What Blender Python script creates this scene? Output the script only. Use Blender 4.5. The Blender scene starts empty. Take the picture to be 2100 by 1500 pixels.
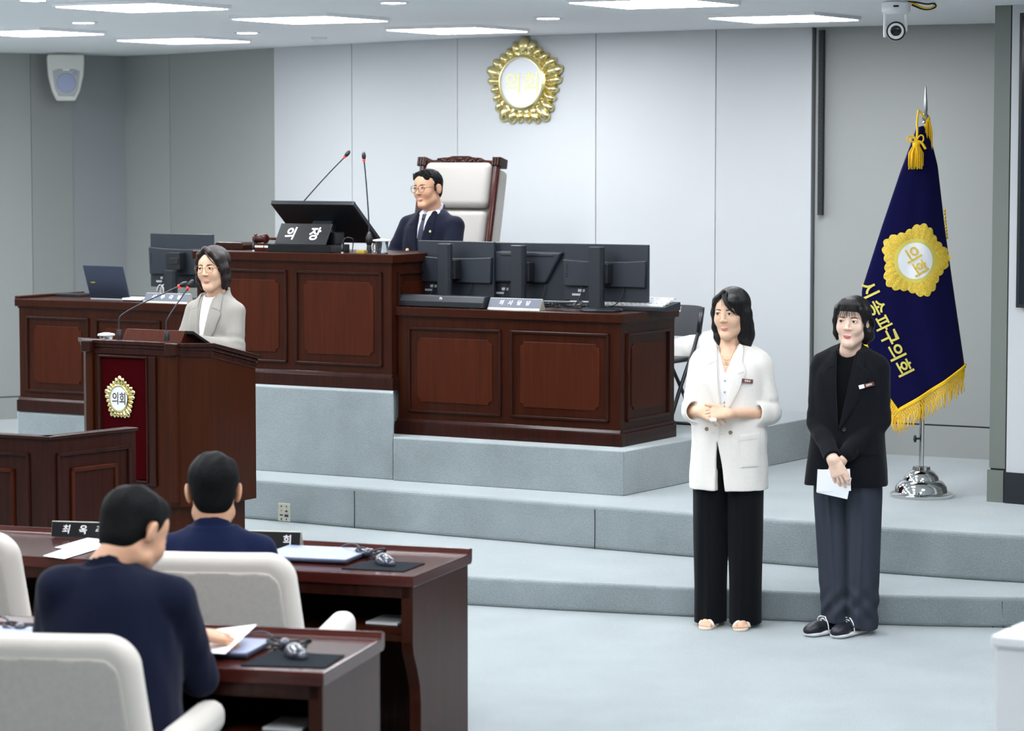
import bpy, bmesh, math, random
import numpy as np
from mathutils import Matrix, Vector, Euler
from mathutils.bvhtree import BVHTree
R = math.radians
C = bpy.context.scene.collection
random.seed(7)

# ---------------------------------------------------------------- camera, world, exposure
F, H = 5700.0, 2.3
TH = math.atan(438 / F)
sc = bpy.context.scene
cam = bpy.data.objects.new('camera', bpy.data.cameras.new('camera'))
C.objects.link(cam)
cam.location = (0, 0, H)
cam.rotation_euler = (math.pi / 2 - TH, 0, 0)
cam.data.sensor_width = 36
cam.data.lens = F / 2100 * 36
cam.data.clip_end = 200
cam.data.dof.use_dof = True
cam.data.dof.focus_distance = 14.2
cam.data.dof.aperture_fstop = 4.2
sc.camera = cam
sc.view_settings.view_transform = 'Standard'
sc.view_settings.look = 'None'
sc.view_settings.exposure = -0.07
sc.view_settings.gamma = 1.0
sc.view_settings.use_curve_mapping = False
try:
    sc.cycles.use_denoising = True
    sc.cycles.max_bounces = 8
    sc.cycles.diffuse_bounces = 6
    sc.cycles.caustics_reflective = False
    sc.cycles.caustics_refractive = False
    sc.cycles.sample_clamp_indirect = 6
except Exception:
    pass
w = bpy.data.worlds.new('World'); sc.world = w; w.use_nodes = True
w.node_tree.nodes['Background'].inputs[0].default_value = (0.90, 0.95, 1.0, 1)
w.node_tree.nodes['Background'].inputs[1].default_value = 0.08
PANEL_E = 29.0      # ceiling panel emission
CZ = 3.09           # ceiling height

_c, _s = math.cos(TH), math.sin(TH)
def ray(px, py):
    u = (px - 1050) / F; v = (750 - py) / F
    return u, _c + v * _s, -_s + v * _c
def PZ(px, py, z):
    d = ray(px, py); t = (z - H) / d[2]
    return Vector((d[0] * t, d[1] * t, z))
def PY(px, py, Y):
    d = ray(px, py); t = Y / d[1]
    return Vector((d[0] * t, Y, H + d[2] * t))
SA = R(-30)                        # the stage furniture all stands turned by 30 degrees
E1 = Vector((math.cos(SA), math.sin(SA), 0)); E2 = Vector((-math.sin(SA), math.cos(SA), 0))

# ---------------------------------------------------------------- materials
def nt(name):
    m = bpy.data.materials.new(name); m.use_nodes = True
    n = m.node_tree.nodes; l = m.node_tree.links
    return m, n, l, n['Principled BSDF']
def srgb(r, g, b):
    f = lambda c: (c / 255 / 12.92) if c <= 10 else ((c / 255 + .055) / 1.055) ** 2.4
    return (f(r), f(g), f(b), 1)
def mat(name, col, rough=.5, metal=0, bump=0, bscale=60, vary=0, vscale=8, sheen=0, coat=0, emit=0, stretch=None, spec=None, trans=0, alpha=1, rot=None, detail=3):
    m, n, l, p = nt(name)
    c = srgb(*col)
    p.inputs['Base Color'].default_value = c
    p.inputs['Roughness'].default_value = rough
    p.inputs['Metallic'].default_value = metal
    if spec is not None: p.inputs['Specular IOR Level'].default_value = spec
    if sheen: p.inputs['Sheen Weight'].default_value = sheen; p.inputs['Sheen Roughness'].default_value = .5
    if coat: p.inputs['Coat Weight'].default_value = coat; p.inputs['Coat Roughness'].default_value = .12
    if trans: p.inputs['Transmission Weight'].default_value = trans
    if emit:
        p.inputs['Emission Color'].default_value = c; p.inputs['Emission Strength'].default_value = emit
    if bump or vary:
        tc = n.new('ShaderNodeTexCoord'); mp = n.new('ShaderNodeMapping')
        l.new(tc.outputs['Object'], mp.inputs['Vector'])
        if stretch: mp.inputs['Scale'].default_value = stretch
        if rot: mp.inputs['Rotation'].default_value = rot
        if vary:
            t = n.new('ShaderNodeTexNoise'); t.inputs['Scale'].default_value = vscale; t.inputs['Detail'].default_value = detail
            l.new(mp.outputs[0], t.inputs['Vector'])
            r = n.new('ShaderNodeValToRGB')
            r.color_ramp.elements[0].position = .3; r.color_ramp.elements[1].position = .7
            r.color_ramp.elements[0].color = tuple(x * (1 - vary) for x in c[:3]) + (1,)
            r.color_ramp.elements[1].color = tuple(min(1, x * (1 + vary)) for x in c[:3]) + (1,)
            l.new(t.outputs['Fac'], r.inputs[0]); l.new(r.outputs[0], p.inputs['Base Color'])
        if bump:
            t2 = n.new('ShaderNodeTexNoise'); t2.inputs['Scale'].default_value = bscale; t2.inputs['Detail'].default_value = 3
            l.new(mp.outputs[0], t2.inputs['Vector'])
            b = n.new('ShaderNodeBump'); b.inputs['Strength'].default_value = bump; b.inputs['Distance'].default_value = .004
            l.new(t2.outputs['Fac'], b.inputs['Height']); l.new(b.outputs[0], p.inputs['Normal'])
    return m
def wood(name, col, col2, rough=.3, coat=.08, grain=(14, 14, .9)):
    m, n, l, p = nt(name)
    tc = n.new('ShaderNodeTexCoord'); mp = n.new('ShaderNodeMapping'); mp.inputs['Scale'].default_value = grain
    l.new(tc.outputs['Object'], mp.inputs['Vector'])
    a = n.new('ShaderNodeTexNoise'); a.inputs['Scale'].default_value = 3.0; a.inputs['Detail'].default_value = 8; a.inputs['Distortion'].default_value = .6
    l.new(mp.outputs[0], a.inputs['Vector'])
    r = n.new('ShaderNodeValToRGB'); r.color_ramp.elements[0].position = .25; r.color_ramp.elements[1].position = .75
    r.color_ramp.elements[0].color = srgb(*col); r.color_ramp.elements[1].color = srgb(*col2)
    l.new(a.outputs['Fac'], r.inputs[0]); l.new(r.outputs[0], p.inputs['Base Color'])
    p.inputs['Roughness'].default_value = rough; p.inputs['Specular IOR Level'].default_value = .12
    p.inputs['Coat Weight'].default_value = coat; p.inputs['Coat Roughness'].default_value = .12
    return m
def carpet_mat():
    m, n, l, p = nt('carpet')
    tc = n.new('ShaderNodeTexCoord')
    a = n.new('ShaderNodeTexNoise'); a.inputs['Scale'].default_value = 3.2; a.inputs['Detail'].default_value = 5
    b = n.new('ShaderNodeTexNoise'); b.inputs['Scale'].default_value = 170; b.inputs['Detail'].default_value = 2
    l.new(tc.outputs['Object'], a.inputs['Vector']); l.new(tc.outputs['Object'], b.inputs['Vector'])
    mx = n.new('ShaderNodeMix'); mx.data_type = 'FLOAT'; mx.inputs[0].default_value = .5
    l.new(a.outputs['Fac'], mx.inputs[2]); l.new(b.outputs['Fac'], mx.inputs[3])
    r = n.new('ShaderNodeValToRGB'); r.color_ramp.elements[0].position = .34; r.color_ramp.elements[1].position = .66
    r.color_ramp.elements[0].color = srgb(124, 133, 135); r.color_ramp.elements[1].color = srgb(151, 160, 163)
    l.new(mx.outputs[0], r.inputs[0]); l.new(r.outputs[0], p.inputs['Base Color'])
    p.inputs['Roughness'].default_value = 1; p.inputs['Specular IOR Level'].default_value = .1
    p.inputs['Sheen Weight'].default_value = 1.0; p.inputs['Sheen Roughness'].default_value = .45; p.inputs['Sheen Tint'].default_value = (.93, .98, 1, 1)
    bp = n.new('ShaderNodeBump'); bp.inputs['Strength'].default_value = .55; bp.inputs['Distance'].default_value = .006
    l.new(b.outputs['Fac'], bp.inputs['Height']); l.new(bp.outputs[0], p.inputs['Normal'])
    return m
M = {}
M['carpet'] = carpet_mat()
M['wall_grey'] = mat('grey_wall_panel', (160, 162, 159), .55, bump=.02, bscale=250)
M['wall_light'] = mat('light_grey_wall', (156, 160, 163), .6, bump=.02, bscale=250)
M['wall_white'] = mat('white_wall_panel', (198, 200, 203), .45, bump=.02, bscale=200)
M['ceiling'] = mat('ceiling_white', (250, 250, 252), .8)
M['groove'] = mat('dark_groove', (45, 48, 46), .8)
M['grey_trim'] = mat('grey_trim', (112, 118, 112), .5)
M['black_base'] = mat('black_baseboard', (28, 32, 40), .4)
M['wood'] = wood('cherry_wood', (40, 16, 8), (58, 25, 13))
M['wood_panel'] = wood('cherry_panel', (54, 20, 7), (71, 28, 12), .42, .03)
M['wood_dark'] = wood('dark_wood', (36, 17, 13), (52, 24, 18), .26, .15)
M['wood_gloss'] = wood('polished_desk_wood', (52, 20, 16), (72, 30, 24), .18, .35, (2, 14, 14))
M['wood_lectern'] = wood('lectern_wood', (46, 18, 5), (62, 26, 9), .4, .05)
M['red_velvet'] = mat('red_velvet', (52, 0, 4), .95, spec=.05, bump=.1, bscale=400)
M['gold'] = mat('gold_metal', (236, 220, 160), .22, 1)
M['white'] = mat('white_paint', (244, 244, 246), .35)
M['plate_white'] = mat('white_enamel', (238, 240, 244), .25)
M['black'] = mat('black_plastic', (22, 24, 28), .4)
M['black_gloss'] = mat('black_gloss', (14, 15, 18), .18)
M['monitor'] = mat('dark_blue_grey_plastic', (34, 39, 48), .42, bump=.05, bscale=500)
M['monitor2'] = mat('charcoal_plastic', (30, 34, 41), .4)
M['screen'] = mat('dark_screen', (22, 30, 40), .1)
M['silver'] = mat('silver_plastic', (180, 182, 186), .35)
M['laptop'] = mat('navy_laptop', (58, 66, 84), .35, .4)
M['lid_reflection_cone_grey'] = mat('blue_grey_lid_reflection_and_cone', (150, 158, 188), .38, .3)  # light reflection put into the laptop lid colour; plain grey on the loudspeaker cone
M['chrome'] = mat('chrome', (225, 226, 226), .06, 1)
M['steel'] = mat('steel', (170, 172, 174), .25, 1)
M['flag'] = mat('navy_velvet', (9, 8, 56), .9, sheen=.05, spec=.1, bump=.15, bscale=300)
M['yellow'] = mat('yellow_thread', (246, 196, 22), .7, bump=.3, bscale=300)
M['gold_cloth'] = mat('gold_embroidery', (226, 192, 62), .55, bump=.7, bscale=240, vary=.22, vscale=120)
M['letter_gold'] = mat('pale_gold_letters', (216, 200, 92), .5)
M['letter_dark'] = mat('dark_letters', (70, 66, 62), .5)
M['letter_brass'] = mat('brass_letters', (226, 216, 160), .3, .8)
M['letter_white'] = mat('white_letters', (244, 244, 244), .5)
M['chair_fabric'] = mat('beige_chair_fabric', (180, 175, 168), .9, sheen=.3, bump=.35, bscale=350, vary=.05, vscale=60)
M['chair_light'] = mat('light_chair_fabric', (204, 197, 189), .85, sheen=.3, bump=.2, bscale=350)
M['tall_fabric'] = mat('cream_leather', (158, 154, 149), .7, bump=.15, bscale=120)
M['paper'] = mat('white_paper', (246, 247, 250), .7)
M['red_led'] = mat('red_led', (255, 30, 24), .3, emit=2.5)
M['blue_led'] = mat('blue_led', (80, 120, 255), .3, emit=2)
M['glass'] = mat('clear_glass', (240, 244, 246), .03, trans=1)
M['cushion'] = mat('white_cushion', (232, 230, 224), .8, bump=.3, bscale=120)
M['plate_face'] = mat('slate_nameplate', (92, 98, 112), .45)
M['plate_black'] = mat('black_nameplate', (16, 17, 20), .3)
M['plate_edge'] = mat('brushed_edge', (196, 194, 180), .4, .5)
M['brown_tag'] = mat('brown_tag', (96, 48, 36), .4)
M['tissue'] = mat('yellow_box', (176, 152, 60), .6)
def emis(name, col, e):
    m, n, l, p = nt(name)
    p.inputs['Base Color'].default_value = (0.8, 0.8, 0.8, 1)
    p.inputs['Emission Color'].default_value = col; p.inputs['Emission Strength'].default_value = e
    return m
M['lamp'] = emis('lamp_diffuser', (0.93, 0.965, 1.0, 1), PANEL_E)
M['lamp_round'] = emis('downlight_glow', (0.95, 0.97, 1.0, 1), PANEL_E * 6)
# people
M['skin'] = mat('skin', (220, 180, 152), .5, bump=.02, bscale=300, vary=.03, vscale=40)
M['skin_pale'] = mat('pale_skin', (230, 196, 176), .5, vary=.03, vscale=40)
M['skin_warm'] = mat('warm_skin', (204, 156, 126), .5, vary=.04, vscale=40)
for k in ('skin', 'skin_pale', 'skin_warm'):
    p = M[k].node_tree.nodes['Principled BSDF']
    p.inputs['Subsurface Weight'].default_value = .12
    p.inputs['Subsurface Radius'].default_value = (.012, .005, .003)
M['lips'] = mat('lips', (198, 130, 122), .4)
M['lips_pink'] = mat('pink_lips', (200, 102, 106), .35)
M['lips_man'] = mat('man_lips', (184, 122, 108), .5)
M['eye_white'] = mat('eye_white', (226, 224, 222), .2)
M['iris'] = mat('dark_iris', (34, 22, 18), .1)
M['hair_black'] = mat('black_hair', (11, 10, 12), .34, spec=.35, bump=.55, bscale=30, stretch=(18, 18, 1.2), vary=.35, vscale=30)
M['hair_brown'] = mat('dark_brown_hair', (30, 21, 20), .36, spec=.35, bump=.55, bscale=30, stretch=(18, 18, 1.2), vary=.3, vscale=30)
M['hair_man'] = mat('short_black_hair', (10, 11, 13), .7, spec=.12, bump=.5, bscale=120, vary=.4, vscale=60)
M['linen'] = mat('ivory_linen', (222, 218, 212), .85, sheen=.15, bump=.12, bscale=500, vary=.02, vscale=90)
M['black_suit'] = mat('black_suit_cloth', (12, 14, 20), .9, spec=.15, sheen=.05, bump=.1, bscale=500)
M['black_trouser'] = mat('black_trouser_cloth', (10, 12, 17), .9, spec=.15, sheen=.04, bump=.1, bscale=500)
M['grey_trouser'] = mat('charcoal_trouser_cloth', (54, 58, 68), .9, spec=.15, bump=.1, bscale=500)
M['navy'] = mat('navy_suit_cloth', (15, 19, 36), .9, spec=.15, sheen=.05, bump=.1, bscale=500)
M['navy2'] = mat('blue_navy_suit_cloth', (15, 25, 56), .9, spec=.15, sheen=.05, bump=.1, bscale=500)
M['navy3'] = mat('deep_navy_suit_cloth', (13, 18, 40), .9, spec=.15, sheen=.05, bump=.1, bscale=500)
M['grey_linen'] = mat('warm_grey_linen', (144, 140, 134), .85, sheen=.1, bump=.12, bscale=500)
M['shirt'] = mat('white_shirt', (238, 240, 246), .7)
M['shirt_blue'] = mat('pale_violet_shirt', (206, 206, 226), .7)
M['tie'] = mat('navy_tie', (22, 28, 48), .5)
M['black_knit'] = mat('black_knit', (6, 7, 10), .9, spec=.1)
M['sandal'] = mat('beige_sandal', (226, 212, 196), .5)
M['shoe_black'] = mat('black_shoe', (18, 21, 32), .45)
M['sole_white'] = mat('white_sole', (222, 222, 226), .5)
M['pad_cloth'] = mat('mouse_pad_cloth', (26, 31, 37), .95, spec=.1)
M['mouse_pattern'] = mat('mottled_grey_shell', (58, 61, 74), .22, coat=.5, vary=.75, vscale=70)
M['button'] = mat('horn_button', (128, 108, 84), .35)
M['button_black'] = mat('black_button', (26, 26, 30), .3)
M['gold_frame'] = mat('gold_glasses_frame', (150, 118, 70), .3, .7)
M['dark_frame'] = mat('olive_glasses_frame', (88, 80, 62), .3, .3)
M['seam'] = mat('linen_seam', (196, 192, 184), .9)

# ---------------------------------------------------------------- objects, tags
def tag(o, label=None, cat=None, group=None, kind=None):
    if label: o['label'] = label
    if cat: o['category'] = cat
    if group: o['group'] = group
    if kind: o['kind'] = kind
    return o
def thing(name, label, cat, loc=(0, 0, 0), rz=0, group=None):
    o = bpy.data.objects.new(name, None); C.objects.link(o)
    o.empty_display_size = .1
    o.location = loc; o.rotation_euler = (0, 0, rz)
    return tag(o, label, cat, group)
def mkobj(name, verts, faces, mats, parent=None, smooth=False, midx=None, bevel=0, bseg=2, autos=None):
    me = bpy.data.meshes.new(name)
    if isinstance(verts, np.ndarray):
        nv, nf = len(verts), len(faces)
        k = faces.shape[1]
        me.vertices.add(nv); me.vertices.foreach_set('co', verts.astype(np.float32).ravel())
        me.loops.add(nf * k); me.loops.foreach_set('vertex_index', faces.astype(np.int32).ravel())
        me.polygons.add(nf); me.polygons.foreach_set('loop_start', np.arange(0, nf * k, k, dtype=np.int32))
        try: me.polygons.foreach_set('loop_total', np.full(nf, k, dtype=np.int32))
        except Exception: pass
        me.update(calc_edges=True); me.validate()
    else:
        me.from_pydata([tuple(v) for v in verts], [], faces); me.update()
    if not isinstance(mats, (list, tuple)): mats = [mats]
    for m in mats: me.materials.append(M[m] if isinstance(m, str) else m)
    if midx is not None and len(midx) == len(me.polygons): me.polygons.foreach_set('material_index', np.asarray(midx, dtype=np.int32))
    if smooth: me.polygons.foreach_set('use_smooth', [True] * len(me.polygons))
    o = bpy.data.objects.new(name, me); C.objects.link(o)
    if parent: o.parent = parent
    if bevel:
        b = o.modifiers.new('bevel', 'BEVEL'); b.width = bevel; b.segments = bseg; b.limit_method = 'ANGLE'; b.angle_limit = R(35)
    me.update()
    return o
class G:
    """collects shapes; obj() links them as one mesh object"""
    def __init__(s): s.v = []; s.f = []; s.m = []; s.mi = 0; s.X = None
    def _add(s, vs, fs, X=None):
        b = len(s.v)
        for q in vs:
            q = Vector(q)
            if X is not None: q = X @ q
            if s.X is not None: q = s.X @ q
            s.v.append(q)
        for f in fs: s.f.append(tuple(b + i for i in f)); s.m.append(s.mi)
        return s
    def box(s, lo, hi, X=None):
        x0, y0, z0 = lo; x1, y1, z1 = hi
        return s._add([(x0,y0,z0),(x1,y0,z0),(x1,y1,z0),(x0,y1,z0),(x0,y0,z1),(x1,y0,z1),(x1,y1,z1),(x0,y1,z1)],
                      [(0,3,2,1),(4,5,6,7),(0,1,5,4),(1,2,6,5),(2,3,7,6),(3,0,4,7)], X)
    def cbox(s, c, d, X=None):
        return s.box([c[i] - d[i] / 2 for i in range(3)], [c[i] + d[i] / 2 for i in range(3)], X)
    def prism(s, poly, a, b, axis='z', X=None):
        n = len(poly)
        def P(p, h):
            return {'z': (p[0], p[1], h), 'y': (p[0], h, p[1]), 'x': (h, p[0], p[1])}[axis]
        vs = [P(p, a) for p in poly] + [P(p, b) for p in poly]
        fs = [tuple(range(n))[::-1], tuple(range(n, 2 * n))] + [(i, (i + 1) % n, n + (i + 1) % n, n + i) for i in range(n)]
        return s._add(vs, fs, X)
    def cyl(s, a, b, ra, rb=None, n=16, cap=True, X=None):
        rb = ra if rb is None else rb
        a = Vector(a); b = Vector(b); d = (b - a).normalized()
        u = d.orthogonal().normalized(); v = d.cross(u)
        vs = []
        for p, r in ((a, ra), (b, rb)):
            for i in range(n):
                t = 2 * math.pi * i / n; vs.append(p + r * (math.cos(t) * u + math.sin(t) * v))
        fs = [(i, (i + 1) % n, n + (i + 1) % n, n + i) for i in range(n)]
        if cap: fs += [tuple(range(n))[::-1], tuple(range(n, 2 * n))]
        return s._add(vs, fs, X)
    def lathe(s, prof, c=(0, 0, 0), n=32, X=None, sx=1, sy=1):
        vs = []; c = Vector(c)
        for r, z in prof:
            for i in range(n):
                t = 2 * math.pi * i / n; vs.append(c + Vector((r * math.cos(t) * sx, r * math.sin(t) * sy, z)))
        fs = []
        for j in range(len(prof) - 1):
            for i in range(n): fs.append((j*n+i, j*n+(i+1)%n, (j+1)*n+(i+1)%n, (j+1)*n+i))
        if prof[0][0] > 1e-5: fs.append(tuple(range(n))[::-1])
        if prof[-1][0] > 1e-5: fs.append(tuple(range((len(prof)-1)*n, len(prof)*n)))
        return s._add(vs, fs, X)
    def tube(s, pts, r, n=8, closed=False, X=None, sm=0):
        P = [Vector(p) for p in pts]
        for _ in range(sm):
            Q = []
            m = len(P)
            rng = range(m) if closed else range(m - 1)
            if not closed: Q.append(P[0])
            for i in rng:
                a, b = P[i], P[(i + 1) % m]
                Q += [a * .75 + b * .25, a * .25 + b * .75]
            if not closed: Q.append(P[-1])
            P = Q
        m = len(P); rr = r if isinstance(r, (list, tuple)) else None
        vs = []; u = None
        for i in range(m):
            if closed: d = P[(i + 1) % m] - P[i - 1]
            else: d = P[min(i + 1, m - 1)] - P[max(i - 1, 0)]
            if d.length < 1e-9: d = Vector((0, 0, 1))
            d.normalize()
            if u is None: u = d.orthogonal().normalized()
            else:
                u = u - d * u.dot(d)
                u = u.normalized() if u.length > 1e-6 else d.orthogonal().normalized()
            v = d.cross(u)
            q = (rr[0] + (rr[-1] - rr[0]) * i / (m - 1)) if rr else r
            for k in range(n):
                t = 2 * math.pi * k / n; vs.append(P[i] + q * (math.cos(t) * u + math.sin(t) * v))
        fs = [(j*n+k, j*n+(k+1)%n, ((j+1)%m)*n+(k+1)%n, ((j+1)%m)*n+k) for j in range(m if closed else m - 1) for k in range(n)]
        if not closed: fs += [tuple(range(n))[::-1], tuple(range((m-1)*n, m*n))]
        return s._add(vs, fs, X)
    def ball(s, c, r, n=14, X=None):
        r = r if isinstance(r, (list, tuple)) else (r, r, r); c = Vector(c)
        vs = [c + Vector((0, 0, -r[2]))]
        h = n // 2
        for j in range(1, h):
            p = -math.pi / 2 + math.pi * j / h
            for i in range(n):
                t = 2 * math.pi * i / n
                vs.append(c + Vector((r[0]*math.cos(p)*math.cos(t), r[1]*math.cos(p)*math.sin(t), r[2]*math.sin(p))))
        vs.append(c + Vector((0, 0, r[2]))); e = len(vs) - 1
        fs = [(0, 1 + (i + 1) % n, 1 + i) for i in range(n)]
        for j in range(h - 2):
            for i in range(n): fs.append((1+j*n+i, 1+j*n+(i+1)%n, 1+(j+1)*n+(i+1)%n, 1+(j+1)*n+i))
        fs += [(e, 1+(h-2)*n+i, 1+(h-2)*n+(i+1)%n) for i in range(n)]
        return s._add(vs, fs, X)
    def mat(s, i): s.mi = i; return s
    def obj(s, name, mats, parent=None, smooth=False, bevel=0, bseg=2, angle=None):
        o = mkobj(name, s.v, s.f, mats, parent, smooth, s.m if max(s.m, default=0) else None, bevel, bseg)
        if angle is not None:
            try: o.data.set_sharp_from_angle(angle=R(angle))
            except Exception: pass
        return o
def T(x=0, y=0, z=0, rx=0, ry=0, rz=0):
    return Matrix.Translation((x, y, z)) @ Euler((R(rx), R(ry), R(rz)), 'XYZ').to_matrix().to_4x4()

# lettering: the built-in font as a thin solid, centred, width x height in the local x-z plane, facing -y
def text_mesh(s, height=None, width=None, depth=.002, offset=0.0, spacing=1.0, shear=0):
    cu = bpy.data.curves.new('t', 'FONT'); cu.body = s; cu.size = 1; cu.extrude = .5; cu.offset = offset
    cu.space_character = spacing; cu.shear = shear; cu.resolution_u = 3
    o = bpy.data.objects.new('t', cu); C.objects.link(o)
    dg = bpy.context.evaluated_depsgraph_get()
    me = bpy.data.meshes.new_from_object(o.evaluated_get(dg))
    bpy.data.objects.remove(o)
    co = np.empty(len(me.vertices) * 3, np.float32); me.vertices.foreach_get('co', co); co = co.reshape(-1, 3)
    lo = co.min(0); hi = co.max(0); c = (lo + hi) / 2
    sx = sy = None
    if height: sy = height / (hi[1] - lo[1])
    if width: sx = width / (hi[0] - lo[0])
    sx = sx or sy; sy = sy or sx
    v = np.empty_like(co)
    v[:, 0] = (co[:, 0] - c[0]) * sx; v[:, 2] = (co[:, 1] - c[1]) * sy; v[:, 1] = -co[:, 2] * depth
    fs = [tuple(p.vertices) for p in me.polygons]
    bpy.data.meshes.remove(me)
    return v, fs
def letters(name, s, X, m, parent, **k):
    v, fs = text_mesh(s, **k)
    return mkobj(name, [X @ Vector(q.tolist()) for q in v], fs, m, parent)
# ---------------------------------------------------------------- sculpting engine: fields on a grid -> surface mesh
def _a(p): return np.asarray(p, dtype=np.float32)
class Vox:
    def __init__(s, lo, hi, h):
        s.h = h; s.lo = _a(lo); n = np.ceil((_a(hi) - s.lo) / h).astype(int) + 1
        s.n = n
        s.ax = [s.lo[i] + h * np.arange(n[i], dtype=np.float32) for i in range(3)]
        s.d = np.full(tuple(n), .25, np.float32)
        s.Rm = None; s.o = _a((0, 0, 0))
    def frame(s, Rm=None, o=(0, 0, 0)):
        s.Rm = None if Rm is None else np.array(Rm.to_3x3() if len(Rm) == 4 else Rm, dtype=np.float32); s.o = _a(o)
    def _grid(s, lo, hi):
        """bounding box given in the current frame -> slices and coordinates in that frame"""
        lo = _a(lo); hi = _a(hi)
        if s.Rm is None and not s.o.any(): L, Hh = lo, hi
        else:
            cs = np.array([[(lo, hi)[i][0], (lo, hi)[j][1], (lo, hi)[k][2]] for i in (0, 1) for j in (0, 1) for k in (0, 1)], np.float32)
            if s.Rm is not None: cs = cs @ s.Rm.T
            cs = cs + s.o; L, Hh = cs.min(0), cs.max(0)
        i0 = np.maximum(0, np.floor((L - s.lo) / s.h).astype(int)); i1 = np.minimum(s.n, np.ceil((Hh - s.lo) / s.h).astype(int) + 1)
        if (i1 <= i0).any(): return None
        sl = tuple(slice(a, b) for a, b in zip(i0, i1))
        X, Y, Z = s.ax[0][sl[0]][:, None, None], s.ax[1][sl[1]][None, :, None], s.ax[2][sl[2]][None, None, :]
        if s.Rm is not None or s.o.any():
            X = X - s.o[0]; Y = Y - s.o[1]; Z = Z - s.o[2]
            if s.Rm is not None:
                r = s.Rm
                X, Y, Z = r[0,0]*X+r[1,0]*Y+r[2,0]*Z, r[0,1]*X+r[1,1]*Y+r[2,1]*Z, r[0,2]*X+r[1,2]*Y+r[2,2]*Z
        return sl, X, Y, Z
    def put(s, fn, lo, hi, k=.01, op='+'):
        pad = k + .02
        g = s._grid(_a(lo) - pad, _a(hi) + pad)
        if g is None: return s
        sl, X, Y, Z = g
        v = fn(X, Y, Z).astype(np.float32); a = s.d[sl]
        if op == '+':
            h = np.clip(.5 + .5 * (a - v) / k, 0, 1); s.d[sl] = a * (1 - h) + v * h - k * h * (1 - h)
        elif op == '-':
            h = np.clip(.5 - .5 * (a + v) / k, 0, 1); s.d[sl] = a * (1 - h) - v * h + k * h * (1 - h)
        return s
    def ell(s, c, r, k=.01, op='+', rot=None):
        c = _a(c); r = _a(r if hasattr(r, '__len__') else (r, r, r)); q = None if rot is None else np.array(Euler([R(t) for t in rot]).to_matrix(), np.float32)
        m = float(r.max())
        def fn(X, Y, Z):
            x, y, z = X - c[0], Y - c[1], Z - c[2]
            if q is not None: x, y, z = q[0,0]*x+q[1,0]*y+q[2,0]*z, q[0,1]*x+q[1,1]*y+q[2,1]*z, q[0,2]*x+q[1,2]*y+q[2,2]*z
            a = np.sqrt((x/r[0])**2+(y/r[1])**2+(z/r[2])**2) + 1e-6
            b = np.sqrt((x/r[0]**2)**2+(y/r[1]**2)**2+(z/r[2]**2)**2) + 1e-6
            return a * (a - 1) / b
        e = r if q is None else _a((m, m, m))
        return s.put(fn, c - e, c + e, k, op)
    def cap(s, a, b, ra, rb=None, k=.01, op='+', sq=None, wave=None):
        rb = ra if rb is None else rb; a = _a(a); b = _a(b); ab = b - a; L2 = float(ab @ ab) + 1e-9; m = max(ra, rb)
        def fn(X, Y, Z):
            x, y, z = X - a[0], Y - a[1], Z - a[2]
            t = np.clip((x*ab[0]+y*ab[1]+z*ab[2]) / L2, 0, 1)
            x, y, z = x - t*ab[0], y - t*ab[1], z - t*ab[2]
            if sq is not None:
                w, f = _a(sq[0]), sq[1]; w = w / np.linalg.norm(w)
                q = (x*w[0]+y*w[1]+z*w[2]) * (f - 1)
                x, y, z = x + q*w[0], y + q*w[1], z + q*w[2]
            r = ra + (rb - ra) * t
            if wave: r = r + wave(t, x, y, z)
            return np.sqrt(x*x+y*y+z*z) - r
        return s.put(fn, np.minimum(a, b) - m, np.maximum(a, b) + m, k, op)
    def chain(s, pts, rs, k=.008, **kw):
        for i in range(len(pts) - 1): s.cap(pts[i], pts[i+1], rs[i], rs[i+1], k, **kw)
        return s
    def loft(s, prof, k=.01, op='+', e=2.3, fold=None):
        P = np.array(prof, np.float32)
        o = np.argsort(P[:, 0]); P = P[o]
        zz = np.linspace(P[0, 0], P[-1, 0], 160); W = [np.interp(zz, P[:, 0], P[:, i]) for i in range(1, 5)]
        ker = np.ones(13) / 13
        W = [np.convolve(np.pad(q, 6, 'edge'), ker, 'valid') for q in W]
        m = float(P[:, 3:5].max()) + float(np.abs(P[:, 1:3]).max())
        def fn(X, Y, Z):
            z = Z
            cx, cy, rx, ry = [np.interp(z.ravel(), zz, q).reshape(z.shape).astype(np.float32) for q in W]
            x, y = (X - cx), (Y - cy)
            u = (np.abs(x / rx) ** e + np.abs(y / ry) ** e) ** (1 / e)
            v = (u - 1) * np.minimum(rx, ry)
            if fold is not None: v = v + fold(x, y, z)
            return np.maximum(np.maximum(v, P[0, 0] - z), z - P[-1, 0])
        return s.put(fn, (-m, -m, P[0, 0]), (m, m, P[-1, 0]), k, op)
    def poly(s, pts, y0, y1, k=.002, op='-', yaxis=1):
        """prism over a convex polygon in x-z between y0 and y1"""
        P = np.array(pts, np.float32); n = len(P)
        ar = sum(P[i][0]*P[(i+1)%n][1]-P[(i+1)%n][0]*P[i][1] for i in range(n)); sg = 1 if ar > 0 else -1
        def fn(X, Y, Z):
            v = np.maximum(Y - y1, y0 - Y)
            for i in range(n):
                a, b = P[i], P[(i+1) % n]; t = b - a; t = t / np.linalg.norm(t)
                v = np.maximum(v, sg * (t[1]*(X-a[0]) - t[0]*(Z-a[1])))
            return v
        lo, hi = P.min(0), P.max(0)
        return s.put(fn, (lo[0], y0, lo[1]), (hi[0], y1, hi[1]), k, op)
    def cut(s, n, c, k=.002):
        """keep the side where n.p < c"""
        n = _a(n)
        g = s._grid(*s._all())
        sl, X, Y, Z = g; s.d[sl] = np.maximum(s.d[sl], n[0]*X+n[1]*Y+n[2]*Z - c)
        return s
    def _all(s):
        return (-9, -9, -9), (9, 9, 9)
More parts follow.
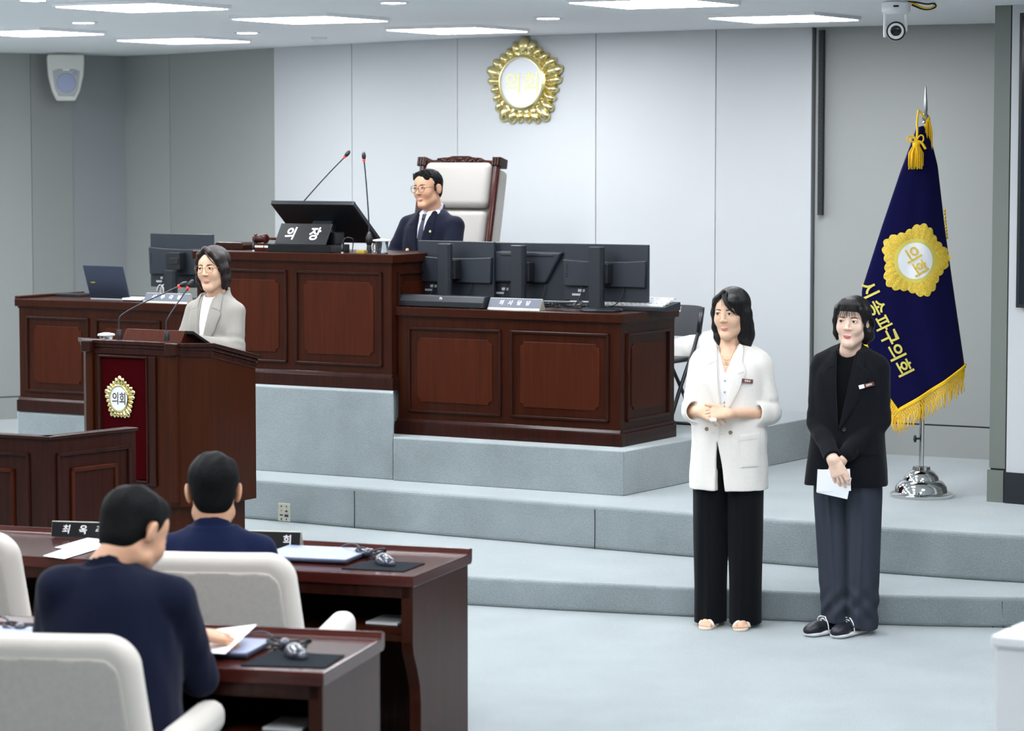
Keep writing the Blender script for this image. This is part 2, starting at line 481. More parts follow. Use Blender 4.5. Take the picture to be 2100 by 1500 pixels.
    def slope_collar(s, z0, f=.45, cx=0, cy=.015, r=.115):
        sl, X, Y, Z = s._grid(*s._all())
        m = ((X-cx)**2 + (Y-cy)**2 < r*r) & (Z > z0 - .05)
        s.d[sl] = np.where(m, np.maximum(s.d[sl], (Z - z0 - f*(Y-cy))*.85), s.d[sl]); return s
    def merge(s, o, k=.02):
        a, v = s.d, o.d; h = np.clip(.5 + .5 * (a - v) / k, 0, 1); s.d = a * (1 - h) + v * h - k * h * (1 - h); return s
    def like(s):
        o = Vox(s.lo, s.lo, s.h); o.n = s.n; o.ax = s.ax; o.d = np.full(tuple(s.n), .25, np.float32); return o
    def ripple(s, amp, freq, seed=1, aniso=(1, 1, 1), nw=7, where=None):
        rg = np.random.RandomState(seed)
        sl, X, Y, Z = s._grid(*s._all())
        a = 0
        for _ in range(nw):
            kx, ky, kz = rg.normal(size=3) * freq * np.array(aniso)
            a = a + np.sin(kx*X + ky*Y + kz*Z + rg.uniform(0, 6.28))
        a = a * (amp / math.sqrt(nw))
        if where is not None: a = a * where(X, Y, Z)
        s.d[sl] = s.d[sl] + a
        return s
    def add(s, fn):
        sl, X, Y, Z = s._grid(*s._all()); s.d[sl] = s.d[sl] + fn(X, Y, Z); return s
    def mesh(s):
        d = s.d.copy()
        d[0], d[-1] = 1, 1; d[:, 0], d[:, -1] = 1, 1; d[:, :, 0], d[:, :, -1] = 1, 1
        ins = d < 0; n = np.array(d.shape)
        cnt = np.zeros(n - 1, np.int8)
        for i in (0, 1):
            for j in (0, 1):
                for k in (0, 1): cnt += ins[i:n[0]-1+i, j:n[1]-1+j, k:n[2]-1+k]
        act = (cnt > 0) & (cnt < 8)
        idx = np.full(n - 1, -1, np.int64); ci = np.argwhere(act); idx[act] = np.arange(len(ci))
        pos = np.zeros((len(ci), 3), np.float64); w = np.zeros(len(ci))
        cor = [(i, j, k) for i in (0, 1) for j in (0, 1) for k in (0, 1)]
        vals = {c: d[ci[:, 0]+c[0], ci[:, 1]+c[1], ci[:, 2]+c[2]] for c in cor}
        for c in cor:
            for ax in range(3):
                if c[ax] == 0:
                    e = list(c); e[ax] = 1; e = tuple(e)
                    a, b = vals[c], vals[e]; m = (a < 0) != (b < 0)
                    t = np.where(m, a / np.where(m, a - b, 1), 0)
                    q = np.tile(np.array(c, np.float64), (len(ci), 1)); q[:, ax] = t
                    pos += q * m[:, None]; w += m
        V = (ci + pos / w[:, None]) * s.h + s.lo
        Fs = []
        for ax in range(3):
            u, v = (ax + 1) % 3, (ax + 2) % 3
            A = [slice(None)] * 3; B = [slice(None)] * 3
            A[ax] = slice(0, -1); B[ax] = slice(1, None)
            a, b = ins[tuple(A)], ins[tuple(B)]
            for flip in (False, True):
                m = (a & ~b) if not flip else (~a & b)
                e = np.argwhere(m)
                e = e[(e[:, u] > 0) & (e[:, v] > 0)]
                def I(du, dv):
                    q = e.copy(); q[:, u] -= du; q[:, v] -= dv
                    return idx[q[:, 0], q[:, 1], q[:, 2]]
                f = np.stack([I(1, 1), I(0, 1), I(0, 0), I(1, 0)], 1)
                Fs.append(f[:, ::-1] if flip else f)
        return V, np.concatenate(Fs)
def bvh(*ms):
    V = []; Fc = []; b = 0
    for v, f in ms:
        V += v.tolist(); Fc += (f + b).tolist(); b += len(v)
    return BVHTree.FromPolygons(V, Fc)
def join(ms):
    V, Fc, I = [], [], []; b = 0
    for v, f, i in ms:
        V.append(v); Fc.append(f + b); I.append(np.full(len(f), i) if np.isscalar(i) else i); b += len(v)
    return np.concatenate(V), np.concatenate(Fc), np.concatenate(I)
def pinch(pl, n):
    """resample a polyline to n points"""
    P = np.array(pl, float); L = np.r_[0, np.cumsum(np.linalg.norm(np.diff(P, axis=0), axis=1))]
    t = np.linspace(0, L[-1], n)
    return np.stack([np.interp(t, L, P[:, i]) for i in range(P.shape[1])], 1)
def patch(g, A, B, tree, th=.004, nu=24, nv=8, lift=.0008, X=None, dist=1.0, relax=0):
    """a piece of cloth laid on the front (-y side) of a surface, between the outlines A and B given in x-z"""
    A = pinch(A, nu); B = pinch(B, nu); Mi = None if X is None else X.inverted()
    rows = []
    for i in range(nu):
        row = []
        for j in range(nv):
            t = j / (nv - 1); p = A[i] * (1 - t) + B[i] * t
            o = Vector((p[0], -dist, p[1])); dr = Vector((0, 1, 0))
            if X is not None: o = X @ o; dr = (X.to_3x3() @ dr)
            hit = tree.ray_cast(o, dr)
            y = (hit[0] if X is None else Mi @ hit[0]).y if hit[0] is not None else None
            row.append([p[0], y, p[1]])
        rows.append(row)
    ys = [q[1] for r in rows for q in r if q[1] is not None]
    if not ys: return g
    md = sorted(ys)[len(ys) // 2]
    for r in rows:
        for q in r:
            if q[1] is None: q[1] = md
    Y = np.array([[q[1] for q in r] for r in rows])
    for _ in range(relax):
        Yp = np.pad(Y, 1, 'edge'); Y2 = (Yp[:-2, 1:-1] + Yp[2:, 1:-1] + Yp[1:-1, :-2] + Yp[1:-1, 2:]) / 4
        Y = np.minimum(Y, Y2)
    top, bot = [], []
    for i in range(nu):
        for j in range(nv):
            x, z = rows[i][j][0], rows[i][j][2]; y = Y[i, j]
            edge = i in (0, nu - 1) or j in (0, nv - 1)
            a = Vector((x, y - lift - th * (.6 if edge else 1), z)); b = Vector((x, y + .003, z))
            if X is not None: a = X @ a; b = X @ b
            top.append(a); bot.append(b)
    n = nu * nv; fs = []
    for i in range(nu - 1):
        for j in range(nv - 1):
            a = i * nv + j; fs.append((a, a + 1, a + nv + 1, a + nv))
    ring = [j for j in range(nv)] + [i*nv+nv-1 for i in range(1, nu)] + [(nu-1)*nv+j for j in range(nv-2, -1, -1)] + [i*nv for i in range(nu-2, 0, -1)]
    for a, b in zip(ring, ring[1:] + ring[:1]): fs.append((a, b, n + b, n + a))
    g._add(top + bot, fs)
    return g
def hit_y(tree, x, z, X=None, dist=1.0):
    o = Vector((x, -dist, z)); dr = Vector((0, 1, 0))
    if X is not None: o = X @ o; dr = X.to_3x3() @ dr
    h = tree.ray_cast(o, dr)
    if h[0] is None: return Vector((x, -.12, z)), Vector((0, -1, 0))
    return h[0], h[1]
def on_surf(tree, x, z, X=None, dist=1.0, tilt=0):
    """a matrix whose -y looks out of the surface and whose origin is the hit point"""
    p, n = hit_y(tree, x, z, X, dist)
    if n.y > 0 and X is None: n = -n
    up = Vector((0, 0, 1)); yv = -n.normalized(); xv = yv.cross(up).normalized(); zv = xv.cross(yv)
    m = Matrix((xv, yv, zv)).transposed().to_4x4(); m.translation = p
    return m @ Euler((0, R(tilt), 0)).to_matrix().to_4x4()

# ---------------------------------------------------------------- head
def sculpt_head(v, Rm, o, P):
    """v: Vox, Rm,o: the head's turn and centre in the person's frame"""
    v.frame(Rm, o)
    w = P.get('w', 1.0); jw = P.get('jaw', 1.0)
    v.ell((0, .014, .035), (.073*w, .090, .078), .001)
    v.ell((0, -.034, .030), (.060*w, .050, .060), .03)
    v.ell((0, -.030, -.035), (.058*w, .054, .076), .03)
    for sx in (-1, 1):
        v.cap((sx*.040*w*jw, -.008, -.070), (sx*.010, -.060, -.102), .021, .017, .03)
        v.ell((sx*.037*w, -.058, -.028), (.023, .020, .026), .022)
    v.ell((0, -.068, -.102), (.020*jw, .016, .015), .016)
    for sx in (-1, 1): v.ell((sx*.031, -.093, .010), (.017, .009, .011), .014, '-')
    v.cap((0, -.078, .014), (0, -.0965, -.024), .0062, .0085, .013)
    v.ell((0, -.0990, -.0285), (.0102, .0085, .0078), .006)
    for sx in (-1, 1):
        v.ell((sx*.0120, -.0905, -.0310), (.0068, .0086, .0060), .005)
        v.ell((sx*.0060, -.0985, -.0365), (.0028, .0038, .0024), .002, '-')
        v.ell((sx*.031, -.0722, .006), (.0165, .0140, .0125), .005)
        v.ell((sx*.031, -.0925, .0050), (.0140, .0140, P.get('eye', .0050)), .001, '-', rot=(0, sx*-4, 0))
        # ears
        v.ell((sx*.0760*w, .014, -.008), (.0085, .019, .031), .006, rot=(0, sx*8, sx*-18))
        v.ell((sx*.0850*w, .006, -.004), (.0060, .009, .018), .004, '-')
    mz = -.0675; my = -.0850
    v.ell((0, my+.0012, mz+.0030), (.0205, .0082, .0038), .004)
    v.ell((0, my+.0012, mz-.0036), (.0165, .0082, .0044), .004)
    v.cap((-.0215, -.0900, mz+P.get('smile', 0)), (0, -.0955, mz-.0004), .0012, .0012, .001, '-')
    v.cap((.0215, -.0900, mz+P.get('smile', 0)), (0, -.0955, mz-.0004), .0012, .0012, .001, '-')
    v.frame()
def lip_index(V, Fc, Rm, o):
    c = V[Fc].mean(1) - _a(o); c = c @ np.array(Rm.to_3x3())
    a = (c[:, 0]/.0215)**2 + ((c[:, 2]+.0643)/.0037)**2 < 1
    b = (c[:, 0]/.0180)**2 + ((c[:, 2]+.0710)/.0045)**2 < 1
    return np.where((a | b) & (c[:, 1] < -.080), 1, 0)
def face_bits(root, tree, X, hairm, P):
    """eyes, brows, lashes"""
    for sx in (-1, 1):
        g = G(); g.ball((sx*.031, -.0722, .0050), .0125, 20)
        g.mat(1); gx = P.get('gaze', -.004)
        a = math.asin(gx / .0125)
        c = Vector((sx*.031, -.0722, .0052)); d = Vector((math.sin(a), -math.cos(a), 0))
        g.cyl(c + d*.0108, c + d*.0129, .0062, .0055, 16)
        g.X = None
        e = mkobj('eye', [X @ q for q in g.v], g.f, ['eye_white', 'iris'], root, True, g.m)
        # brow
        g = G()
        z0 = .0215 + P.get('browz', 0); th = P.get('brow', .0044)
        up = [(sx*(.0135), z0+.0022), (sx*.027, z0+.0042), (sx*.040, z0+.0034), (sx*.050, z0-.0022)]
        dn = [(sx*(.0135), z0+.0022-th), (sx*.027, z0+.0042-th), (sx*.040, z0+.0036-th*.75), (sx*.050, z0-.0032)]
        patch(g, up, dn, tree, .0012, 14, 4, .0002, X, .3)
        # upper lash line
        ez = .0052 + P.get('eye', .0050)
        up = [(sx*.0165, ez-.0040), (sx*.023, ez-.0002), (sx*.031, ez+.0012), (sx*.040, ez-.0002), (sx*.0470, ez-.0034)]
        dn = [(sx*.0165, ez-.0050), (sx*.023, ez-.0024), (sx*.031, ez-.0012), (sx*.040, ez-.0024), (sx*.0475, ez-.0050)]
        patch(g, up, dn, tree, .0010, 14, 3, .0002, X, .3)
        g.obj('eyebrow', hairm, root, True)
def glasses(root, X, m, P=None):
    P = P or {}
    r, rz, cx, cz, y = P.get('r', .0235), P.get('rz', .0190), .0315, P.get('cz', .001), -.1000
    t = thing_part = G(); e = P.get('e', 2.6)
    for sx in (-1, 1):
        pts = []
        for i in range(28):
            a = 2*math.pi*i/28; ca, sa = math.cos(a), math.sin(a)
            pts.append((sx*cx + r*abs(ca)**(2/e)*(1 if ca > 0 else -1), y + .004*abs(ca)*(1 if ca*sx > 0 else 0), cz + rz*abs(sa)**(2/e)*(1 if sa > 0 else -1)))
        t.tube([X @ Vector(p) for p in pts], P.get('t', .0012), 6, True)
        t.tube([X @ Vector(p) for p in ((sx*(cx+r), y+.003, cz+.006), (sx*.066, -.088, cz+.007), (sx*.0790, -.02, cz+.006), (sx*.0800, .012, cz+.004), (sx*.078, .03, cz-.018))], .0014, 6)
    t.tube([X @ Vector(p) for p in ((-.0095, y+.001, cz+.004), (-.004, y-.002, cz+.008), (.004, y-.002, cz+.008), (.0095, y+.001, cz+.004))], .0012, 6, sm=1)
    return t.obj('glasses', m, root, True)
def strands(amp=.0012, f=60):
    amp = amp*.45
    def fn(X, Y, Z):
        a = np.arctan2(X, Y + .02)
        return amp * (np.sin(a*f + 9*Z*6 + 2*np.sin(Z*40)) + .7*np.sin(a*f*1.7 + 3 - Z*30))
    return fn
def sculpt_hair(kind, Rm, o, h=.0022):
    o = Vector(o); lim = .19 if kind != 'short' else .15
    v = Vox(o - Vector((lim, lim, .26 if kind != 'short' else .13)), o + Vector((lim, lim, .16)), h)
    v.frame(Rm, o)
    if kind == 'short':           # combed short hair, sides above the ears
        v.ell((0, .016, .037), (.0805, .0975, .0850), .001)
        v.ell((0, -.028, .072), (.060, .052, .042), .02)
        v.ell((0, .050, -.020), (.064, .045, .060), .02)
        v.ell((0, -.100, .006), (.066, .050, .070), .008, '-')
        v.ell((0, -.070, -.060), (.12, .085, .075), .008, '-')
        for sx in (-1, 1): v.ell((sx*.085, .012, -.012), (.022, .026, .040), .006, '-')
        v.cut((0, -.25, -1), .078)
        v.ripple(.0022, 70, 3, (1, 1, .5), where=lambda X, Y, Z: np.clip((Z-.03)/.05, 0, 1))
    elif kind == 'spiky':         # short hair brushed up at the front
        v.ell((0, .016, .038), (.0795, .0955, .0830), .001)
        for i in range(26):
            x = -.052 + .104 * (i % 9) / 8; y = -.055 + .03 * (i // 9) + random.uniform(-.006, .006)
            zz = .104 - 6*x*x - (y+.02)**2*3
            v.cap((x, y, zz-.02), (x*1.06+random.uniform(-.005, .005), y-.004, zz+random.uniform(.006, .014)), .012, .0035, .012)
        v.ell((0, .050, -.020), (.064, .045, .058), .02)
        v.ell((0, -.106, .010), (.064, .050, .072), .006, '-')
        v.ell((0, -.070, -.060), (.12, .085, .080), .006, '-')
        for sx in (-1, 1): v.ell((sx*.085, .012, -.012), (.022, .024, .040), .006, '-')
        for sx in (-1, 1): v.cap((sx*.0745, -.016, .02), (sx*.0735, -.014, -.016), .006, .004, .004)
        v.cut((0, -.25, -1), .064)
        v.ripple(.0008, 200, 5)
    elif kind == 'bob':           # chin-length bob parted over one eye (speaker)
        v.ell((0, .020, .040), (.0860, .1020, .0880), .001)
        v.ell((0, .045, -.050), (.082, .062, .085), .03)
        for sx in (-1, 1):
            v.chain([(sx*.062, -.020, .060), (sx*.080, -.012, .0), (sx*.080, -.004, -.060), (sx*.068, -.006, -.104)], [.026, .023, .023, .014], .02)
        v.ell((0, -.112, -.030), (.056, .072, .092), .010, '-')
        v.ell((.012, -.100, .035), (.040, .050, .040), .010, '-')
        v.chain([(-.012, -.062, .108), (-.042, -.070, .080), (-.066, -.050, .040), (-.074, -.038, -.030)], [.014, .014, .013, .012], .012)
        v.chain([(-.008, -.060, .112), (.028, -.074, .090), (.058, -.060, .050), (.072, -.042, -.010)], [.014, .014, .013, .012], .012)
        v.ell((0, .01, -.17), (.12, .12, .040), .015, '-')
        v.add(strands(.0011, 55))
    elif kind == 'long':          # shoulder-skimming hair, side swept fringe (woman in ivory)
        v.ell((0, .022, .040), (.0850, .1020, .0900), .001)
        v.ell((0, .050, -.060), (.080, .060, .100), .03)
        v.chain([(.062, -.018, .060), (.078, -.004, .0), (.080, .006, -.060), (.082, .010, -.110), (.088, .014, -.160)], [.026, .026, .026, .024, .010], .03)
        v.chain([(.050, .020, -.020), (.062, .024, -.100), (.066, .018, -.160)], [.036, .034, .012], .03)
        v.chain([(-.064, -.020, .060), (-.080, -.008, .0), (-.080, .0, -.070), (-.070, -.004, -.120), (-.060, -.022, -.150)], [.024, .019, .018, .016, .007], .02)
        v.ell((-.022, -.112, -.036), (.046, .076, .092), .008, '-', rot=(0, -24, 0))
        v.ell((.020, -.112, -.070), (.040, .070, .066), .012, '-')
        v.ell((.036, -.062, .062), (.034, .034, .030), .016, rot=(0, 25, 0)); v.ell((.060, -.050, .030), (.016, .026, .034), .014)
        v.chain([(-.012, -.060, .108), (-.040, -.074, .080), (-.060, -.062, .045), (-.070, -.046, .0), (-.072, -.034, -.05)], [.012, .010, .009, .008, .007], .014)
        v.add(strands(.0012, 50))
    else:                         # short bob with a full thin fringe (woman in black)
        v.ell((0, .020, .038), (.0840, .1000, .0860), .001)
        v.ell((0, .040, -.040), (.076, .060, .075), .03)
        v.chain([(.064, -.010, .050), (.080, .012, -.010), (.078, .030, -.070), (.060, .040, -.098)], [.024, .022, .020, .014], .02)
        v.chain([(-.064, -.020, .060), (-.077, -.014, .0), (-.076, -.006, -.060), (-.070, -.004, -.088)], [.022, .015, .013, .007], .014)
        v.ell((0, -.112, -.034), (.054, .074, .078), .008, '-')
        v.ell((.088, -.006, -.016), (.02, .020, .034), .006, '-')
        v.ell((0, -.056, .078), (.060, .036, .034), .02)
        v.chain([(.024, -.060, .098), (.056, -.066, .060), (.070, -.048, .010), (.073, -.040, -.016)], [.014, .011, .008, .004], .010)
        v.chain([(-.030, -.060, .098), (-.058, -.066, .060), (-.070, -.050, .010), (-.073, -.038, -.046)], [.014, .010, .007, .004], .010)
        v.add(strands(.0010, 55))
    return v.mesh()
# ---------------------------------------------------------------- hands
def sculpt_hand(v, W, d, nrm, thumb, curls, spread=(0, 0, 0, 0), size=1.0, tcurl=.3, tdir=None, forearm=None, rw=.0235):
    """W wrist, d towards the fingers, nrm out of the back of the hand, thumb = the thumb's side"""
    W = Vector(W); d = Vector(d).normalized(); n = Vector(nrm); n = (n - d * n.dot(d)).normalized(); t = Vector(thumb); t = (t - d*t.dot(d) - n*t.dot(n)).normalized()
    s = size
    for j, (a, b) in enumerate(((.026, .030), (.009, .034), (-.009, .034), (-.025, .030))):
        v.cap(W + t*a*.55*s + d*.004*s, W + t*a*s + d*.078*s, .0135*s, .0115*s, .012)
    v.cap(W - d*.01*s, W + d*.03*s, rw*s, .019*s, .012, sq=(n, 1.35))
    v.cap(W + t*.022*s + d*.012*s - n*.006*s, W + t*.030*s + d*.045*s - n*.006*s, .015*s, .011*s, .010)
    Ls = (.070, .078, .072, .056); bs = (.0265, .0090, -.0090, -.0260); rs = (.0084, .0086, .0081, .0072); bl = (.082, .086, .082, .074)
    for j in range(4):
        p = W + t*bs[j]*s + d*bl[j]*s; ang = 0; c = curls[j]; c = c if hasattr(c, '__len__') else (c, c*1.1, c*.7)
        dd = (d + t*spread[j]).normalized(); r = rs[j]*s
        for q, fr in enumerate((.45, .31, .24)):
            ang += c[q]
            dirv = dd*math.cos(ang) - n*math.sin(ang)
            p2 = p + dirv * Ls[j]*fr*s
            v.cap(p, p2, r, r*.92, .0035); p = p2; r *= .92
    td = Vector(tdir) if tdir is not None else (t*.55 + d*.80 - n*.25); td.normalize()
    p = W + t*.030*s + d*.030*s - n*.004*s; r = .0112*s
    for q, (L, c) in enumerate(((.032, 0), (.030, tcurl), (.024, tcurl))):
        td = (td - n*math.sin(c)*.5 - t*math.sin(c)*.7).normalized() if c else td
        p2 = p + td*L*s; v.cap(p, p2, r, r*.93, .006); p = p2; r *= .93
    if forearm is not None:
        v.cap(Vector(forearm[0]), W, forearm[1], rw*.98*s, .015, sq=(n, 1.12))
# ---------------------------------------------------------------- people
def rot(yaw=0, pitch=0, roll=0):
    return (Matrix.Rotation(R(yaw), 3, 'Z') @ Matrix.Rotation(R(pitch), 3, 'X') @ Matrix.Rotation(R(roll), 3, 'Y'))
def M4(Rm, o):
    m = Rm.to_4x4(); m.translation = Vector(o); return m
def head_and_neck(root, P, o, Rm, neckbase, hairkind, hairm, skin, lipm, chest=True, hands=None, under=None, hres=.0021):
    """the body: head, neck, chest, hands and the covered rest joined in one mesh; the hair as its own part"""
    o = Vector(o); nb = Vector(neckbase)
    lo = Vector((min(o.x, nb.x)-.115, min(o.y, nb.y)-.135, nb.z-.13)); hi = Vector((max(o.x, nb.x)+.115, max(o.y, nb.y)+.135, o.z+.135))
    v = Vox(lo, hi, hres)
    sculpt_head(v, Rm, o, P)
    v.cap(o + Rm @ Vector((0, .022, -.055)), nb, P.get('neck', .050), P.get('neck', .050)*1.06, .022)
    if chest:
        v.ell(nb + Vector((0, -.02, -.075)), (.115, .075, .075), .035)
    hv, hf = v.mesh()
    li = lip_index(hv, hf, Rm, o)
    hs_ = P.get('s', 1.0); oo = np.array(o); hv = oo + hs_*(hv-oo)
    X = M4(Rm, o) @ Matrix.Scale(hs_, 4)
    tree = bvh((hv, hf))
    face_bits(root, tree, X, hairm, P)
    ms = [(hv, hf, li)]
    for fn in hands or []:
        v = fn(); a, b = v.mesh(); ms.append((a, b, 0))
    if under is not None:
        a, b = under.mesh(); ms.append((a, b, 0))
    V_, F_, I_ = join(ms)
    mkobj('body', V_, F_, [skin, lipm], root, True, I_)
    a, b = sculpt_hair(hairkind, Rm, o); a = oo + hs_*(a-oo)
    hr = mkobj('hair', a, b, hairm, root, True)
    if hairkind in ('fringe', 'long', 'bob'):
        g = G(); rg = random.Random(9)
        def strand(x0, x1, zb, r, dy=0):
            pts = [(x0, -.052, .108)]
            for k in range(1, 7):
                t = k/6; x = x0*(1-t)+x1*t; z = .108*(1-t)**1.2+zb*(1-(1-t)**1.2)
                yy = -.040 - .062*math.sqrt(max(.02, 1-((z-.010)/.104)**2))*math.sqrt(max(.15, 1-(x/.078)**2)) - dy
                pts.append((x, yy, z))
            g.tube([X @ Vector(p) for p in pts], [r, r*.35], 5, sm=1)
        if hairkind == 'fringe':
            for i in range(30):
                x = -.056+.112*i/29; strand(x*.45+rg.uniform(-.004, .004), x+rg.uniform(-.004, .004), .026-.010*(abs(x) > .042)+rg.uniform(-.006, .008), rg.uniform(.0012, .0024), rg.uniform(.001, .005))
        elif hairkind == 'long':
            for i in range(34): strand(-.012+rg.uniform(-.006, .006)+.012*i/33, .012+.054*i/33, .056-.056*i/33+rg.uniform(-.006, .004), rg.uniform(.0020, .0040), rg.uniform(.001, .006))
            for i in range(3): strand(-.012, .000+.008*i, .040+.004*i, .0016, .005)
        else:
            for i in range(14): strand(-.010+.012*i/13, .030+.036*i/13, .066-.046*i/13, .0034, .003)
        g.obj('fringe', hairm, hr, True)
    return X, tree
def hand_vox(c, r, *a, h=.0022, **k):
    c = Vector(c); v = Vox(c - Vector((r, r, r)), c + Vector((r, r, r)), h); sculpt_hand(v, *a, **k); return v
def name_tag(root, tree, x, z, s, tilt=0, w=.062, h=.017, white=0):
    X = on_surf(tree, x, z, tilt=tilt)
    g = G(); g.cbox((0, -.006, 0), (w, .004, h), X)
    t = g.obj('name_tag', 'brown_tag', root)
    if white:
        g = G(); g.cbox((-w*.33, -.0085, 0), (w*.34, .0015, h*1.01), X); g.obj('badge', 'white', t)
        X = X @ T(w*.15, 0, 0)
    letters('lettering', s, X @ T(0, -.0085, 0), 'letter_white', t, height=h*.55, depth=.0008, offset=.02)
    return t
def button(root, tree, x, z, m='button', r=.0095, dy=0):
    X = on_surf(tree, x, z)
    g = G(); g.lathe([(0, .0045), (r*.6, .0030), (r*.8, .0052), (r, .0036), (r, 0), (0, 0)], (0, 0, 0), 20, X @ Matrix.Rotation(R(90), 4, 'X') @ Matrix.Translation((0, 0, dy)))
    return g.obj('button', m, root, True)
SH = [0, 0]
def sneaker(root, X):
    v = Vox((-.07, -.20, -.01), (.07, .12, .12), .003)
    v.cap((0, .045, .045), (0, -.095, .034), .040, .036, .01, sq=((1, 0, 0), 1.05)).ell((0, .045, .075), (.036, .042, .036), .02).ell((.002, -.115, .030), (.041, .052, .030), .02)
    v.cut((0, 0, -1), -.012)
    a, b = v.mesh(); A = np.array(X); a = a @ A[:3, :3].T + A[:3, 3]
    s = mkobj('shoe', a, b, 'shoe_black', root, True)
    v = Vox((-.07, -.20, -.01), (.07, .12, .06), .003)
    v.cap((0, .045, .016), (.002, -.118, .014), .043, .044, .01, sq=((0, 0, 1), 2.6)).ell((0, .052, .018), (.042, .048, .022), .01)
    v.cut((0, 0, -1), 0); v.cut((0, .25, 1), .034)
    a, b = v.mesh(); a = a @ A[:3, :3].T + A[:3, 3]
    mkobj('sole', a, b, 'sole_white', s, True)
    g = G()
    for i in range(5):
        y = -.030 - i*.017; z = .0800 - i*.0066
        g.tube([(-.022, y, z-.008), (-.008, y+.004, z+.004), (.008, y-.004, z+.004), (.022, y, z-.008)], .0030, 5, X=X)
    g.tube([(.0, -.035, .086), (.022, -.055, .088), (.038, -.050, .060), (.042, -.048, .022)], .0028, 5, X=X, sm=1)
    g.tube([(.0, -.035, .086), (-.024, -.050, .088), (-.040, -.045, .060)], .0028, 5, X=X, sm=1)
    g.obj('laces', 'white', s, True)
def sandal_foot_vox(X):
    v = Vox((-.055, -.16, -.01), (.055, .12, .10), .003)
    v.cap((0, .05, .035), (0, -.045, .024), .030, .030, .02, sq=((0, 0, 1), 1.2)).ell((0, .03, .06), (.028, .030, .045), .02)
    for j, (x, L, r) in enumerate(((-.022, .040, .0115), (-.006, .040, .0085), (.007, .035, .0080), (.018, .028, .0075), (.028, .020, .0070))):
        v.cap((x, -.055, .020), (x*1.05, -.055-L, .016), r, r*.9, .004)
    v.cut((0, 0, -1), -.008)
    return v
def sandal(root, X, sx):
    g = G()
    out = [(-.033, -.105), (-.020, -.118), (0, -.120), (.022, -.110), (.034, -.088), (.036, -.03), (.030, .06), (.018, .085), (-.018, .085), (-.030, .06), (-.038, -.03), (-.038, -.08)]
    g.prism([(x*sx, y) for x, y in out], 0, .012, 'z', X)
    s = g.obj('shoe', 'sandal', root, bevel=.003)
    g = G()
    for k in (0, 1):
        y0 = -.030 - k*.022; pts = []
        for i in range(13):
            a = math.pi*i/12; pts.append((.038*math.cos(a)*(1 - .06*k), y0 - .018*math.cos(a)*sx*(1-2*k), .010 + .036*math.sin(a)*(1-.15*k)))
        g.tube(pts, .0085, 6, X=X)
    g.obj('strap', 'sandal', s, True)

